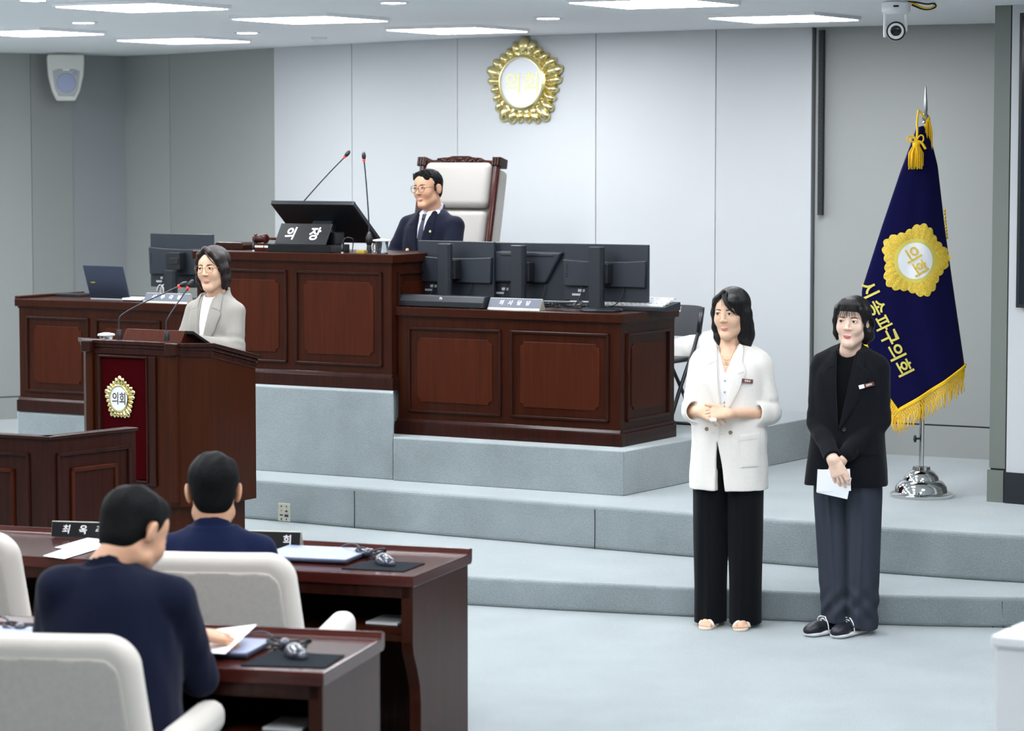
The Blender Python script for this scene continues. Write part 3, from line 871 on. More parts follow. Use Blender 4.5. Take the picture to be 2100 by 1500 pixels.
def woman_ivory():
    yaw = -14
    root = thing('person', 'woman in an ivory linen jacket and wide black trousers, hands held before her waist', 'person', (1.050, 13.40, 0), R(yaw))
    ho = (0.010, -.012, 1.524); HR = rot(-15, 2, 0)
    torso = [(.675, .0, .0, .196, .150), (.80, 0, 0, .192, .142), (.95, 0, 0, .184, .132), (1.08, 0, 0, .180, .128), (1.20, 0, .002, .184, .124), (1.28, 0, .004, .178, .110), (1.335, 0, .008, .135, .088), (1.375, 0, .012, .085, .070), (1.40, 0, .014, .066, .060)]
    v = Vox((-.32, -.30, .64), (.32, .22, 1.46), .0042)
    v.loft(torso, .01)
    for sx in (-1, 1): v.cap((sx*.070, .010, 1.350), (sx*(.146 if sx > 0 else .132), .008, 1.296), .040, .054, .03)
    # open front: V neck and the parted skirt
    sub = dict(y0=-.4, y1=-.01, k=.004)
    def openings(q, g=0):
        q.poly([(-.012-g*0, 1.085+g), (-.042+g, 1.425), (.052-g, 1.425), (.000, 1.085+g)], **sub)
    tv = (v.d.copy())
    whole = bvh(v.mesh())
    # sleeves
    v2 = v.like()
    def arm(sx, sh, el, cf):
        fold = lambda t, x, y, z: .0030*np.sin(t*26 + 3*sx) * np.exp(-((t-.85)/.25)**2) + .0018*np.sin(t*11+sx)
        v2.cap(sh, el, .058, .053, .028, wave=fold)
        v2.cap(el, cf, .053, .052, .02, wave=lambda t, x, y, z: .003*np.sin(t*18))
    EL = Vector((.200, .012, 1.045)); WL = Vector((.030, -.205, 1.055)); SL = (.156, .006, 1.270)
    ER = Vector((-.180, -.004, 1.045)); WR = Vector((-.112, -.170, 1.062)); SR = (-.142, .006, 1.270)
    CL = EL.lerp(WL, .20); CR = ER.lerp(WR, .28)
    arm(1, SL, EL, CL); arm(-1, SR, ER, CR)
    # rolled cuffs, thick rings cut square across the forearm
    for E_, W_, c, ra in ((EL, WL, CL, .060), (ER, WR, CR, .057)):
        d = (W_ - E_).normalized()
        v2.cap(c - d*.012, c + d*.030, ra, ra*1.0, .006)
        v2.cap(c - d*.030, c - d*.026, ra*1.0, ra*.98, .004)
        sl, X, Y, Z = v2._grid(*v2._all())
        q = c + d*.048
        m = (X-q.x)**2 + (Y-q.y)**2 + (Z-q.z)**2 < .1**2
        pl = (X-q.x)*d.x + (Y-q.y)*d.y + (Z-q.z)*d.z
        v2.d[sl] = np.where(m & (pl > -.05), np.maximum(v2.d[sl], pl), v2.d[sl])
        v2.cap(c + d*.012, c + d*.09, .047, .047, .004, '-')
    v.merge(v2, .016)
    openings(v)
    v.poly([(-.040, .915), (-.030, .915), (.012, .66), (-.040, .66)], y0=-.4, y1=-.02, k=.004)
    v.cap((0, .012, 1.30), (0, .012, 1.60), .060, .060, .006, '-')
    # standing collar round the nape
    v.loft([(1.345, 0, .014, .084, .074), (1.375, 0, .016, .070, .066), (1.400, 0, .020, .063, .061)], .010)
    v.loft([(1.34, 0, .010, .055, .054), (1.45, 0, .014, .056, .055)], .003, '-')
    openings(v); v.slope_collar(1.388, .40)
    v.ripple(.0028, 15, 4, (1, 1, .6)); v.ripple(.0018, 38, 6, (1, 1, .5)); v.ripple(.0007, 90, 7, (1, 1, .4))
    a, b = v.mesh(); jk = mkobj('jacket', a, b, 'linen', root, True)
    jt = bvh((a, b))
    # blouse below
    v = Vox((-.26, -.20, .95), (.26, .20, 1.42), .005)
    v.loft([(z, cx, cy, rx-.014, ry-.013) for z, cx, cy, rx, ry in torso if z > .9], .01)
    v.poly([(-.002, 1.235), (-.075, 1.45), (.075, 1.45)], y0=-.4, y1=.0, k=.004)
    v.cap((0, .012, 1.33), (0, .012, 1.60), .068, .068, .006, '-')
    a, b = v.mesh(); bl = mkobj('blouse', a, b, 'shirt', root, True); bt = bvh((a, b))
    for z in (1.205, 1.150, 1.10): button(bl, bt, -.002, z, 'silver', .0055)
    # trousers
    v = Vox((-.22, -.19, -.01), (.22, .20, .98), .0045)
    v.loft([(.78, 0, .0, .170, .122), (.88, 0, 0, .168, .118), (.97, 0, 0, .160, .112)], .01)
    for sx in (-1, 1):
        cr = (lambda sx: (lambda x, y, z: .0035*np.sin(x*70*sx + z*3) - .004*np.exp(-((x)/.012)**2)*(y < 0)))(sx)
        v.loft([(.018, sx*.083, .004, .079, .108), (.20, sx*.083, .004, .080, .104), (.45, sx*.086, .002, .086, .104), (.70, sx*.086, 0, .090, .108), (.86, sx*.082, 0, .088, .110)], .022, fold=cr, e=2.1)
    v.ripple(.0016, 14, 8, (1.4, 1.4, .3))
    a, b = v.mesh(); mkobj('trousers', a, b, 'black_trouser', root, True)
    # lapels
    g = G()
    Vr = [(.050, 1.385), (.040, 1.30), (.024, 1.20), (.004, 1.105), (-.010, 1.045)]
    patch(g, [(.048, 1.345), (.036, 1.26), (.022, 1.18), (.004, 1.10), (-.012, 1.03)], [(.092, 1.275), (.100, 1.252), (.070, 1.165), (.036, 1.095), (-.008, 1.028)], whole, .006, 28, 8, .002)
    patch(g, [(.056, 1.380), (.054, 1.370), (.050, 1.35), (.044, 1.300)], [(.074, 1.372), (.080, 1.355), (.080, 1.32), (.080, 1.278)], whole, .006, 18, 7, .006)
    patch(g, [(-.046, 1.345), (-.040, 1.26), (-.032, 1.18), (-.022, 1.10), (-.016, 1.03)], [(-.100, 1.275), (-.104, 1.250), (-.080, 1.165), (-.050, 1.095), (-.020, 1.028)], whole, .005, 28, 8, .0015)
    patch(g, [(-.054, 1.380), (-.052, 1.370), (-.048, 1.35), (-.042, 1.300)], [(-.070, 1.372), (-.080, 1.355), (-.090, 1.32), (-.090, 1.278)], whole, .005, 18, 7, .005)
    g.obj('lapel', 'linen', root, True, angle=60)
    g = G(); patch(g, [(.064, 1.243), (.090, 1.252)], [(.064, 1.240), (.090, 1.249)], whole, .001, 8, 3, .0095); g.obj('buttonhole', 'seam', root)
    g = G(); patch(g, [(-.062, .955), (-.044, .953)], [(-.062, .953), (-.044, .951)], jt, .001, 8, 3, .0012); g.obj('buttonhole', 'seam', root)
    g = G(); patch(g, [(-.022, .948), (.004, .952)], [(-.022, .946), (.004, .950)], jt, .001, 8, 3, .0012); g.obj('buttonhole', 'seam', root)
    # front edge of the overlap, patch pocket, flap
    g = G(); patch(g, [(.075, .945), (.165, .955)], [(.080, .790), (.166, .795)], jt, .0042, 20, 18, .001); g.obj('pocket', 'linen', root, True, angle=50)
    g = G(); patch(g, [(.073, .948), (.166, .958)], [(.073, .915), (.167, .925)], jt, .0065, 20, 6, .001); g.obj('pocket_flap', 'linen', root, True, angle=50)
    g = G(); patch(g, [(-.018, 1.035), (-.024, .98), (-.032, .915)], [(-.014, 1.035), (-.019, .98), (-.027, .915)], jt, .0022, 18, 3, .001); g.obj('front_edge', 'linen', root, True)
    button(jk, jt, -.086, .972); button(jk, jt, .030, .958)
    name_tag(root, whole, .105, 1.205, '전명신', 6, .054, .019)
    g = G()
    nk = [(-.055, .0, 1.40), (-.050, -.058, 1.345), (-.028, -.090, 1.300), (0, -.104, 1.268), (.028, -.090, 1.300), (.050, -.058, 1.345), (.055, 0, 1.40)]
    # hands
    def left():
        v = Vox((-.14, -.29, .97), (.22, -.02, 1.14), .0022)
        sculpt_hand(v, WL, (-.97, -.12, .02), (.0, -.80, .60), (-.1, .35, .9), [(.5, .7, .5), (.6, .8, .6), (.7, .9, .6), (.8, .9, .6)], size=.93, tcurl=.15, tdir=(-.9, -.15, .35), forearm=(EL.lerp(WL, .12), .036), rw=.0225)
        return v
    def right():
        v = Vox((-.27, -.33, .93), (.03, -.03, 1.14), .0022)
        sculpt_hand(v, WR, (.80, -.40, -.20), (-.25, -.75, .60), (.3, .2, .9), [(.35, .55, .4), (.40, .55, .4), (.42, .55, .4), (.45, .55, .4)], spread=(.08, .02, -.05, -.12), size=.93, tcurl=.2, tdir=(.85, -.1, .25), forearm=(ER.lerp(WR, .15), .036), rw=.0225)
        return v
    feet = []
    und = Vox((-.24, -.20, 0), (.24, .16, 1.30), .010)
    und.loft([(.85, 0, 0, .14, .10), (1.0, 0, 0, .135, .095), (1.2, 0, 0, .15, .10), (1.28, 0, 0, .13, .085)], .01)
    for sx in (-1, 1):
        und.chain([(sx*.08, 0, .86), (sx*.08, .0, .48), (sx*.08, .02, .08)], [.080, .055, .035], .02)
        und.chain([(sx*.15, .005, 1.27), ((EL if sx > 0 else ER)) ], [.045, .038], .02)
    def foot(sx):
        def f():
            X = T(sx*.078, -.045, 0, rz=sx*6); v = sandal_foot_vox(X)
            class Q:
                def mesh(s):
                    a, b = v.mesh(); a = a.copy(); a[:, 0] *= sx
                    if sx < 0: b = b[:, ::-1]
                    A = np.array(X); return a @ A[:3, :3].T + A[:3, 3], b
            return Q()
        return f
    for sx in (-1, 1): sandal(root, T(sx*.078, -.045, 0, rz=sx*6), sx)
    X, tr = head_and_neck(root, {'w': 1.0, 'eye': .0048, 'gaze': -.003, 'smile': .001, 'neck': .049}, ho, HR, (0, .012, 1.355), 'long', 'hair_black', 'skin', 'lips', True, [left, right, foot(-1), foot(1)], und)
    g = G()
    pts = []
    for i in range(15):
        t = i/14; x = -.050 + .1*t; z = 1.382 - .080*math.sin(math.pi*t)**.8
        p, n = hit_y(tr, x, z); pts.append(p + Vector((0, -.002, 0)))
    g.tube(pts, .0008, 5); p, n = hit_y(tr, 0, 1.292); g.ball(p + Vector((0, -.003, 0)), .0032, 8); p, n = hit_y(tr, 0, 1.280); g.ball(p + Vector((0, -.003, 0)), (.0018, .0018, .0055), 8)
    g.obj('necklace', 'gold', root, True)
    t = thing('tissue', 'crumpled white tissue held in the fingers of the woman in ivory linen', 'tissue', (0, 0, 0), 0)
    g = G(); rg = random.Random(3)
    c = Vector((-.030, -.262, 1.030))
    g.ball((0, 0, 0), (.016, .008, .010), 10)
    for i, q in enumerate(g.v): g.v[i] = Matrix.Rotation(R(yaw), 3, 'Z') @ (c + q*(1 + rg.uniform(-.25, .35))) 
    o = g.obj('tissue', 'paper'); o.location = (1.050, 13.40, 0); bpy.data.objects.remove(t)
    tag(o, 'crumpled white tissue held in the fingers of the woman in ivory linen', 'tissue')
    return root
# ---------------------------------------------------------------- the room
def px_on(px, P0, d, z):
    """how far to go from P0 along d (both horizontal) to stand over the picture column px"""
    k = (px - 1050) / F; return (k * (P0[1]*_c + (H-z)*_s) - P0[0]) / (d[0] - k * d[1]*_c)
def slab(name, poly, z0, z1, m, bevel=.0, parent=None, kind='structure', seg=3):
    a = sum(poly[i][0]*poly[(i+1)%len(poly)][1]-poly[(i+1)%len(poly)][0]*poly[i][1] for i in range(len(poly)))
    if a < 0: poly = poly[::-1]
    g = G(); g.prism(poly, z0, z1)
    o = g.obj(name, m, parent, bevel=bevel, bseg=seg)
    if kind and not parent: o['kind'] = kind
    return o
slab('floor', [(-8, -5), (6.5, -5), (6.5, 24), (-8, 24)], -.06, 0, 'carpet')
slab('ceiling', [(-8.1, -5), (6.6, -5), (6.6, 24), (-8.1, 24)], CZ, CZ+.08, 'ceiling')
def spl(pts, n=10):
    out = []
    P = [pts[0]] + pts + [pts[-1]]
    for i in range(1, len(P) - 2):
        for j in range(n):
            t = j / n; a, b, c, d = [Vector(p) for p in P[i-1:i+3]]
            out.append(tuple(.5*((2*b)+(c-a)*t+(2*a-5*b+4*c-d)*t*t+(3*b-a-3*c+d)*t**3)))
    return out + [pts[-1]]
s1 = spl([(-4.6, 17.0), (-3.0, 15.55), (-1.6, 14.62), (-.265, 14.015), (.8, 13.665), (1.8, 13.405), (2.48, 13.32), (3.6, 13.30), (6.4, 13.6)])
slab('trim_1', s1 + [(6.4, 23.4), (-7.9, 23.4), (-7.9, 17.0)], 0, .15, 'carpet', .018)
s2 = spl([(-3.4, 17.30), (-1.57, 16.22), (-.905, 15.80), (0, 15.24), (.861, 14.71), (1.888, 14.09), (2.567, 13.76), (3.4, 13.5), (6.3, 13.2)])
s2b = s2 + [(6.3, 18.2), (3.1, 17.25), (1.95, 17.8), (0.6, 18.75), (-.4, 19.6), (-2.0, 19.7)]
slab('trim_2', s2b, .15, .39, 'carpet', .02)
g = G()
for q in (s2[20], ): pass
slab('trim_3', [(-.69, 16.10), (.620, 15.36), (1.90, 17.36), (1.93, 17.75), (1.32, 18.12), (.64, 18.68), (-.36, 16.95), (-.70, 16.36)], .39, .64, 'carpet', .006)
slab('trim_4', [(-.694, 16.13), (-.70, 16.36), (-.36, 16.95), (.64, 18.64), (-.38, 19.5), (-.45, 19.55), (-2.02, 16.90)], .39, .90, 'carpet', .006)
LB = PZ(33, 843, .57)
a = LB; b = LB + E1*1.62; c = b + E2*2.2; d = a + E2*2.6
slab('trim_5', [(p.x, p.y) for p in (a, b, c, d)], .15, .57, 'carpet', .02)
def wall(name, pts, z0, z1, m, gap=.006, th=.05, back=.03):
    g = G()
    for (x0, y0), (x1, y1) in zip(pts, pts[1:]):
        p, q = Vector((x0, y0, 0)), Vector((x1, y1, 0)); d = (q-p).normalized(); n = Vector((-d.y, d.x, 0))
        if n.y < 0 and abs(n.y) > .01: n = -n
        A, B = p + d*gap/2, q - d*gap/2
        g.mat(0).prism([tuple(v[:2]) for v in (A, B, B+n*th, A+n*th)], z0, z1)
        A, B = p + n*.012, q + n*.012
        g.mat(1).prism([tuple(v[:2]) for v in (A, B, B+n*(th+back), A+n*(th+back))], z0, z1)
    o = g.obj(name, [m, 'groove']); o['kind'] = 'structure'; return o
WL_ = [(-7.6, 20.3), (-4.7, 21.95), (-3.866, 22.429), (-3.577, 22.70)]
def two(name, pts, zs, m):
    """panelled wall with a horizontal joint above the skirting"""
    g = G()
    for (x0, y0), (x1, y1) in zip(pts, pts[1:]):
        p, q = Vector((x0, y0, 0)), Vector((x1, y1, 0)); d = (q-p).normalized(); n = Vector((-d.y, d.x, 0))
        if n.y < 0: n = -n
        A, B = p + d*.003, q - d*.003
        for z0, z1 in zs: g.mat(0).prism([tuple(v[:2]) for v in (A, B, B+n*.05, A+n*.05)], z0, z1)
        A, B = p + n*.012, q + n*.012
        g.mat(1).prism([tuple(v[:2]) for v in (A, B, B+n*.08, A+n*.08)], zs[0][0], zs[-1][1])
    o = g.obj(name, [m, 'groove']); o['kind'] = 'structure'; return o
two('wall_left', WL_, [(.15, .325), (.335, CZ)], 'wall_grey')
wall('wall_corner', [(-3.59, 22.70), (-3.17, 23.07)], .15, CZ, 'wall_light', gap=0)
two('wall_left', [(-3.197, 23.05), (-2.771, 22.60), (-1.80, 21.23), (-1.70, 21.08)], [(.15, .325), (.335, CZ)], 'wall_grey')
WB = [(-1.803, 21.15), (-1.171, 20.41), (-.381, 19.48), (.56, 18.64), (1.319, 18.07), (1.905, 17.74)]
wall('wall_back', WB, .39, CZ, 'wall_white', gap=.007)
wall('wall_back', [(1.905, 17.74), (1.94, 17.80)], .39, CZ, 'wall_light', gap=0)
two('wall_alcove', [(1.93, 17.76), (3.6, 16.86)], [(.39, .585), (.595, CZ)], 'wall_grey')
# slotted black fixing rail beside the end of the white wall
g = G(); p = Vector((1.945, 17.70, 0)); X = Matrix.Translation(p) @ Matrix.Rotation(SA, 4, 'Z')
g.box((-.004, 0, 1.90), (.028, .03, 3.07), X)
g.mat(1)
for i in range(38): g.box((.004, -.003, 1.93+i*.03), (.012, 0, 1.945+i*.03), X)
for i in range(38): g.box((.016, -.003, 1.92+i*.03), (.023, 0, 1.935+i*.03), X)
tag(g.obj('fixing_rail', ['groove', 'monitor']), 'long dark slotted metal rail on the right end of the white wall', 'rail')
# right front pier and the white wall with its black skirting
PA = Vector((2.618, 15.13, 0)); pd = Vector((.80, -.60, 0)).normalized(); pn = Vector((.60, .80, 0))
def strip(name, t0, t1, z0, z1, m, off=0, th=.25, kind='structure'):
    A, B = PA + pd*t0 - pn*off, PA + pd*t1 - pn*off
    return slab(name, [tuple(v[:2]) for v in (A, B, B+pn*th, A+pn*th)], z0, z1, m, kind=kind)
t1_ = px_on(2065.5, PA, pd, 1.5); t0_ = px_on(2033, PA, pd, 1.5)
strip('wall_pier', t0_, t1_, .575, CZ, 'grey_trim')
strip('baseboard_pier', t0_-.006, t1_-.004, .39, .565, 'grey_trim', .012)
strip('trim_6', t0_+.004, t1_, .565, .575, 'groove', -.01)
strip('trim_7', t1_, t1_+.012, .39, CZ, 'groove', -.004)
t2_ = t1_ + .012
strip('wall_right', t2_, t2_+3.4, .56, CZ, 'wall_white', .008)
strip('baseboard_right', t2_-.004, t2_+3.4, .39, .56, 'black_base', .020)
slab('wall_right', [(5.5, 12.9), (6.4, 12.9), (6.4, -5), (6.3, -5), (6.3, 12.6)], 0, CZ, 'wall_white')
slab('wall_left', [(-7.6, 20.3), (-7.7, 20.3), (-7.7, -5), (-7.6, -5)], 0, CZ, 'wall_grey')
# wall screen
tt = px_on(2092, PA - pn*.03, pd, 2.2)
t = thing('wall_screen', 'large dark flat screen cut off by the right edge, hung on the white wall', 'screen', (0, 0, 0))
A = PA - pn*.012 + pd*tt; B = A + pd*1.9
zt, zb = H - (30-312)*A.y/F - .0, H - (630-312)*A.y/F
g = G(); g.prism([tuple(v[:2]) for v in (A, B, B-pn*.05, A-pn*.05)], zb, zt); g.obj('casing', 'black', t, bevel=.004)
g = G(); q = -pn*.051; g.prism([tuple(v[:2]) for v in (A+pd*.02+q, B-pd*.02+q, B-pd*.02+q-pn*.002, A+pd*.02+q-pn*.002)], zb+.02, zt-.02); g.obj('screen', 'screen', t)
# seams in the risers
for px in (727, 1220):
    for (x0, y0), (x1, y1) in zip(s2, s2[1:]):
        d = Vector((x1-x0, y1-y0, 0)); t = px_on(px, (x0, y0), d, .27)
        if 0 <= t < 1: break
    n = Vector((d.y, -d.x, 0)).normalized(); p = Vector((x0, y0, .152)) + d*t + n*.0015
    g = G(); g.tube([p, p + Vector((.001, 0, .11)), p + Vector((0, 0, .215))], .0026, 5)
    o = g.obj('trim_8', 'groove'); o['kind'] = 'structure'
p = PZ(2040, 1288, 0)
g = G(); g.tube([p+Vector((-.01, -.002, 0)), p+Vector((.03, -.004, .12))], .0018, 5); g.tube([p+Vector((.04, -.006, 0)), p+Vector((.032, -.008, .13))], .0018, 5)
o = g.obj('trim_9', 'groove'); o['kind'] = 'structure'
# floor box plate on the riser
t = thing('socket_plate', 'white socket plate with ports low on the carpeted step riser', 'socket', PZ(584, 1076, .15) + Vector((0, -.012, .02)), R(-31))
g = G(); g.box((-.042, -.006, .0), (.042, 0, .105)); g.obj('plate', 'plate_edge', t, bevel=.002)
g = G()
for i, (x, z, w_, h_) in enumerate(((-.018, .088, .006, .010), (.018, .088, .006, .006), (-.018, .062, .005, .005), (.018, .060, .016, .008), (-.018, .036, .022, .007), (.018, .034, .026, .013), (-.018, .012, .007, .010), (.018, .012, .005, .008))):
    g = G(); g.cbox((x, -.007, z), (w_, .003, h_)); g.obj('port', 'groove', t)

# ---------------------------------------------------------------- ceiling fixtures
def Sxy(s, t): return (s*E1.x + t*E2.x, s*E1.y + t*E2.y)
lab = {(-9.2, 11.98): 'square ceiling light panel cut by the top edge, beside the projector', (-9.2, 13.58): 'square ceiling light panel right of the left downlight, above the tall grey wall',
       (-9.2, 15.24): 'square ceiling light panel nearest to the gold wall emblem', (-6.65, 13.0): 'square ceiling light panel at the top edge between the emblem and the dome camera',
       (-6.75, 14.85): 'square ceiling light panel just left of the hanging white camera', (-11.7, 15.7): 'small looking square ceiling light panel farthest back over the grey left wall', (-11.8, 14.2): 'square ceiling light panel at the left edge above the wall loudspeaker'}
cols = [(-15.7, [14.0, 12.2]), (-14.2, [14.6, 12.8, 11.0]), (-11.8, [14.2, 12.57, 10.94, 9.3]), (-11.7, [15.7]), (-9.2, [15.24, 13.58, 11.98, 10.35, 8.7, 7.1, 5.5]), (-6.65, [13.0, 11.2, 9.5, 7.8, 6.1, 4.4]), (-6.75, [14.85]), (-4.1, [11.8, 10.0, 8.2, 6.5, 4.8]), (-1.5, [8.2, 6.4, 4.6])]  # first two columns added unseen to brighten left walls, last panel for the stand
lp0 = None
for s_, ts in cols:
    for t_ in ts:
        if Sxy(s_, t_)[1] < 4.5 or abs(Sxy(s_, t_)[0]) > 7.2: continue
        x, y = Sxy(s_, t_)
        l = lab.get((s_, t_))
        if lp0 is None:
            lp0 = thing('ceiling_light', l, 'ceiling light', (x, y, CZ), SA, 'square ceiling lights')
            g = G(); g.box((-.34, -.34, -.020), (.34, -.325, 0)).box((-.34, .325, -.020), (.34, .34, 0)).box((-.34, -.325, -.020), (-.325, .325, 0)).box((.325, -.325, -.020), (.34, .325, 0))
            g.obj('frame', 'white', lp0)
            g = G(); g.box((-.325, -.325, -.025), (.325, .325, -.004)); g.obj('diffuser', 'lamp', lp0)
            r = lp0
        else:
            r = lp0.copy(); C.objects.link(r)
            for ch in list(lp0.children):
                c = ch.copy(); C.objects.link(c); c.parent = r
            r.location = (x, y, CZ)
        if l: r['label'] = l
        else: r['label'] = 'unseen square ceiling light panel outside the picture, some of these added for brightness'
d0 = None
for (px, py, l) in ((1124, 36, 'round ceiling downlight right of the gold wall emblem'), (807, 4, 'round ceiling downlight at the top edge right of the projector'), (507, 66, 'round ceiling downlight above the tall grey wall panel'), (171, 45, 'round ceiling downlight above the wall loudspeaker'), (68, -1, 'round ceiling downlight at the top left corner')):
    p = PZ(px, py, CZ)
    if d0 is None:
        d0 = thing('downlight', l, 'downlight', p, 0, 'round downlights')
        g = G(); g.lathe([(.062, -.006), (.085, -.008), (.088, 0), (.0, 0)], n=28); g.obj('ring', 'white', d0, True)
        g = G(); g.lathe([(0, -.010), (.064, -.008), (.064, -.002)], n=28); g.obj('diffuser', 'lamp_round', d0, True)
        r = d0
    else:
        r = d0.copy(); C.objects.link(r); r.location = p; r['label'] = l
        for ch in list(d0.children):
            c = ch.copy(); C.objects.link(c); c.parent = r
p = PZ(655, 77, CZ)
t = thing('smoke_detector', 'small round smoke detector on the ceiling above the white wall', 'smoke detector', p)
g = G(); g.lathe([(0, -.035), (.025, -.034), (.035, -.020), (.052, -.016), (.055, 0)], n=24); g.obj('casing', 'white', t, True)
# hanging white camera
p = PZ(1838, 10, CZ - .02); p.z = CZ
t = thing('ceiling_camera', 'white pan and tilt camera hanging from the ceiling above the flag', 'camera', p, R(-8))
g = G(); g.lathe([(.055, 0), (.075, -.012), (.075, -.055), (.060, -.070), (0, -.070)], n=28); g.obj('base', 'white', t, True, angle=40)
g = G(); g.cbox((-.058, 0, -.125), (.016, .070, .13)); g.cbox((.052, 0, -.110), (.016, .070, .10)); g.obj('arm', 'white', t, bevel=.006)
h = G(); h.cyl((0, .045, -.150), (0, -.040, -.158), .044, .052, 28); h.obj('head', 'white', t, True, bevel=.004, angle=40)
g = G(); g.cyl((0, -.040, -.158), (0, -.052, -.159), .051, .049, 28, X=None); o = g.obj('lens_ring', 'black_gloss', t, True, angle=40)
g = G(); g.cyl((0, -.050, -.159), (0, -.056, -.1595), .043, .040, 28); o = g.obj('lens_bezel', 'white', t, True, angle=40)
g = G(); g.cyl((0, -.055, -.1595), (0, -.058, -.160), .030, .026, 28); g.obj('lens', 'black_gloss', t, True, angle=40)
g = G(); g.tube([(.02, -.01, -.004), (.10, -.01, -.006), (.16, -.02, -.020), (.20, -.01, -.012), (.21, 0, -.035), (.15, 0, -.050), (.08, 0, -.02)], .005, 6, sm=2); g.obj('cable', 'black', t, True)
g = G(); g.tube([(.03, -.01, -.008), (.09, -.015, -.012), (.14, -.02, -.040), (.19, -.01, -.038), (.20, 0, -.010)], .0045, 6, sm=2); g.obj('cable', 'yellow', t, True)
g = G(); g.cbox((0, -.0765, -.030), (.028, .002, .008)); g.obj('badge', 'red_velvet', t)
# projector
t = thing('projector', 'white projector under the ceiling, cut by the top edge', 'projector', PZ(570, -14, 2.93) + Vector((0, 0, 0)), R(-12))
v = Vox((-.36, -.24, -.01), (.36, .24, .16), .008)
v.loft([(0, 0, 0, .30, .17), (.012, 0, 0, .325, .19), (.06, 0, 0, .335, .20), (.12, 0, 0, .33, .195), (.14, 0, 0, .30, .17)], .004, e=6)
a, b = v.mesh(); mkobj('casing', a, b, 'white', t, True)
g = G(); g.cyl((0, 0, .13), (0, 0, .17), .03); g.obj('mount', 'white', t, True, angle=40)
for x in (-.25, .27):
    g = G(); g.cyl((x, -.12, -.012), (x, -.12, .004), .014); g.obj('foot', 'silver', t, True, angle=40)
g = G(); g.cyl((.20, -.195, .07), (.20, -.215, .07), .045); g.obj('lens', 'black_gloss', t, True, angle=40)
# wall loudspeaker in the corner
p = PY(135, 207, 22.35)
t = thing('loudspeaker', 'cream loudspeaker mounted high in the grey wall corner', 'loudspeaker', p, R(12))
prof = [(-.072, 0), (.072, 0), (.108, .075), (.138, .20), (.145, .33), (.143, .365), (-.143, .365), (-.145, .33), (-.138, .20), (-.108, .075)]
g = G(); g.prism(prof, -.10, .06, 'y'); g.obj('casing', 'cushion', t, bevel=.012, bseg=3)
fr = [(-.062, .035), (.062, .035), (.092, .10), (.108, .235), (.060, .250), (-.060, .250), (-.108, .235), (-.092, .10)]
g = G(); g.prism(fr, -.106, -.098, 'y'); g.obj('baffle', 'silver', t, bevel=.003)
g = G(); g.cyl((0, -.104, .140), (0, -.112, .140), .078, .074, 30); g.obj('cone', 'lid_reflection_cone_grey', t, True, angle=40)
g = G(); g.cyl((.072, -.104, .218), (.072, -.110, .218), .018, .016, 20); g.obj('tweeter', 'lid_reflection_cone_grey', t, True, angle=40)
g = G(); g.cbox((0, -.108, .245), (.055, .012, .018)); g.obj('badge', 'white', t, bevel=.002)
g = G(); g.box((-.05, .05, .1), (.05, .16, .3)); g.obj('bracket', 'groove', t)
# ---------------------------------------------------------------- joinery
def notched(w, h, n=.022, x=0, z=0):
    """outline with scooped corners"""
    a, b = w/2, h/2; pts = []
    for sx, sz in ((-1, -1), (1, -1), (1, 1), (-1, 1)):
        c = [(sx*(a-n), sz*b), (sx*(a-n*.9), sz*(b-n*.55)), (sx*(a-n*.55), sz*(b-n*.9)), (sx*a, sz*(b-n))]
        if sx*sz < 0: c = c[::-1] if (sx, sz) == (1, -1) else c[::-1]
        pts += c
    # order counter-clockwise
    pts = sorted(pts, key=lambda p: math.atan2(p[1]*a, p[0]*b))
    return [(x+p[0], z+p[1]) for p in pts]
def frame_mould(g, x0, x1, z0, z1, y, w=.016, d=.014, X=None):
    for a, b in (((x0, z0), (x1, z0+w)), ((x0, z1-w), (x1, z1)), ((x0, z0), (x0+w, z1)), ((x1-w, z0), (x1, z1))):
        g.box((a[0], y-d, a[1]), (b[0], y+.004, b[1]), X)
def panel_part(root, x0, x1, z0, z1, y, X=None, inner=.062, m='wood_panel'):
    X = X or Matrix()
    g = G(); g.prism(notched(x1-x0-2*inner, z1-z0-2*inner, .024, (x0+x1)/2, (z0+z1)/2), y-.006, y+.004, 'y', X)
    p = g.obj('panel', m, root, bevel=.003)
    g = G(); frame_mould(g, x0, x1, z0, z1, y, X=X); g.obj('moulding', 'wood_dark', p, bevel=.004, bseg=2)
    return p
def panel_desk(root, w, d, h, fronts, sides=(), top=.052, over=.022, plinth=.095, z1=None, z0=.135):
    """body from x 0..-w (right front corner at the origin), y 0..d"""
    z1 = z1 or h - .115
    g = G(); g.box((-w, 0, 0), (0, .04, h-top+.004)); g.box((-w, .04, 0), (-w+.03, d, h-top+.004)); g.box((-.03, .04, 0), (0, d, h-top+.004)); g.obj('body', 'wood', root)
    g = G(); g.box((-w-over, -over, h-top), (over, d+over, h)); g.obj('worktop', 'wood', root, bevel=.005)
    g = G(); g.box((-w-over*.8, -over*.8, 0), (over*.8, .04, plinth-.02)); g.box((.0, .04, 0), (over*.8, d, plinth-.02)); g.box((-w-over*.8, .04, 0), (-w, d, plinth-.02)); g.prism([(-over*.8, plinth-.02), (0, plinth-.02), (0, plinth), (-over*.3, plinth)], -w-over*.3, over*.3, 'x'); g.box((0, 0, plinth-.02), (over*.4, d, plinth)); g.obj('plinth', 'wood_dark', root, bevel=.003)
    g = G(); g.box((-w-.006, -.006, h-top-.012), (.006, d, h-top)); g.obj('cornice', 'wood_dark', root)
    for a, b in fronts: panel_part(root, a, b, z0, z1, 0)
    for a, b in sides:
        panel_part(root, a, b, z0, z1, 0, Matrix.Rotation(R(90), 4, 'Z'))
def local(P0, rz): return Matrix.Translation(P0) @ Matrix.Rotation(rz, 4, 'Z')
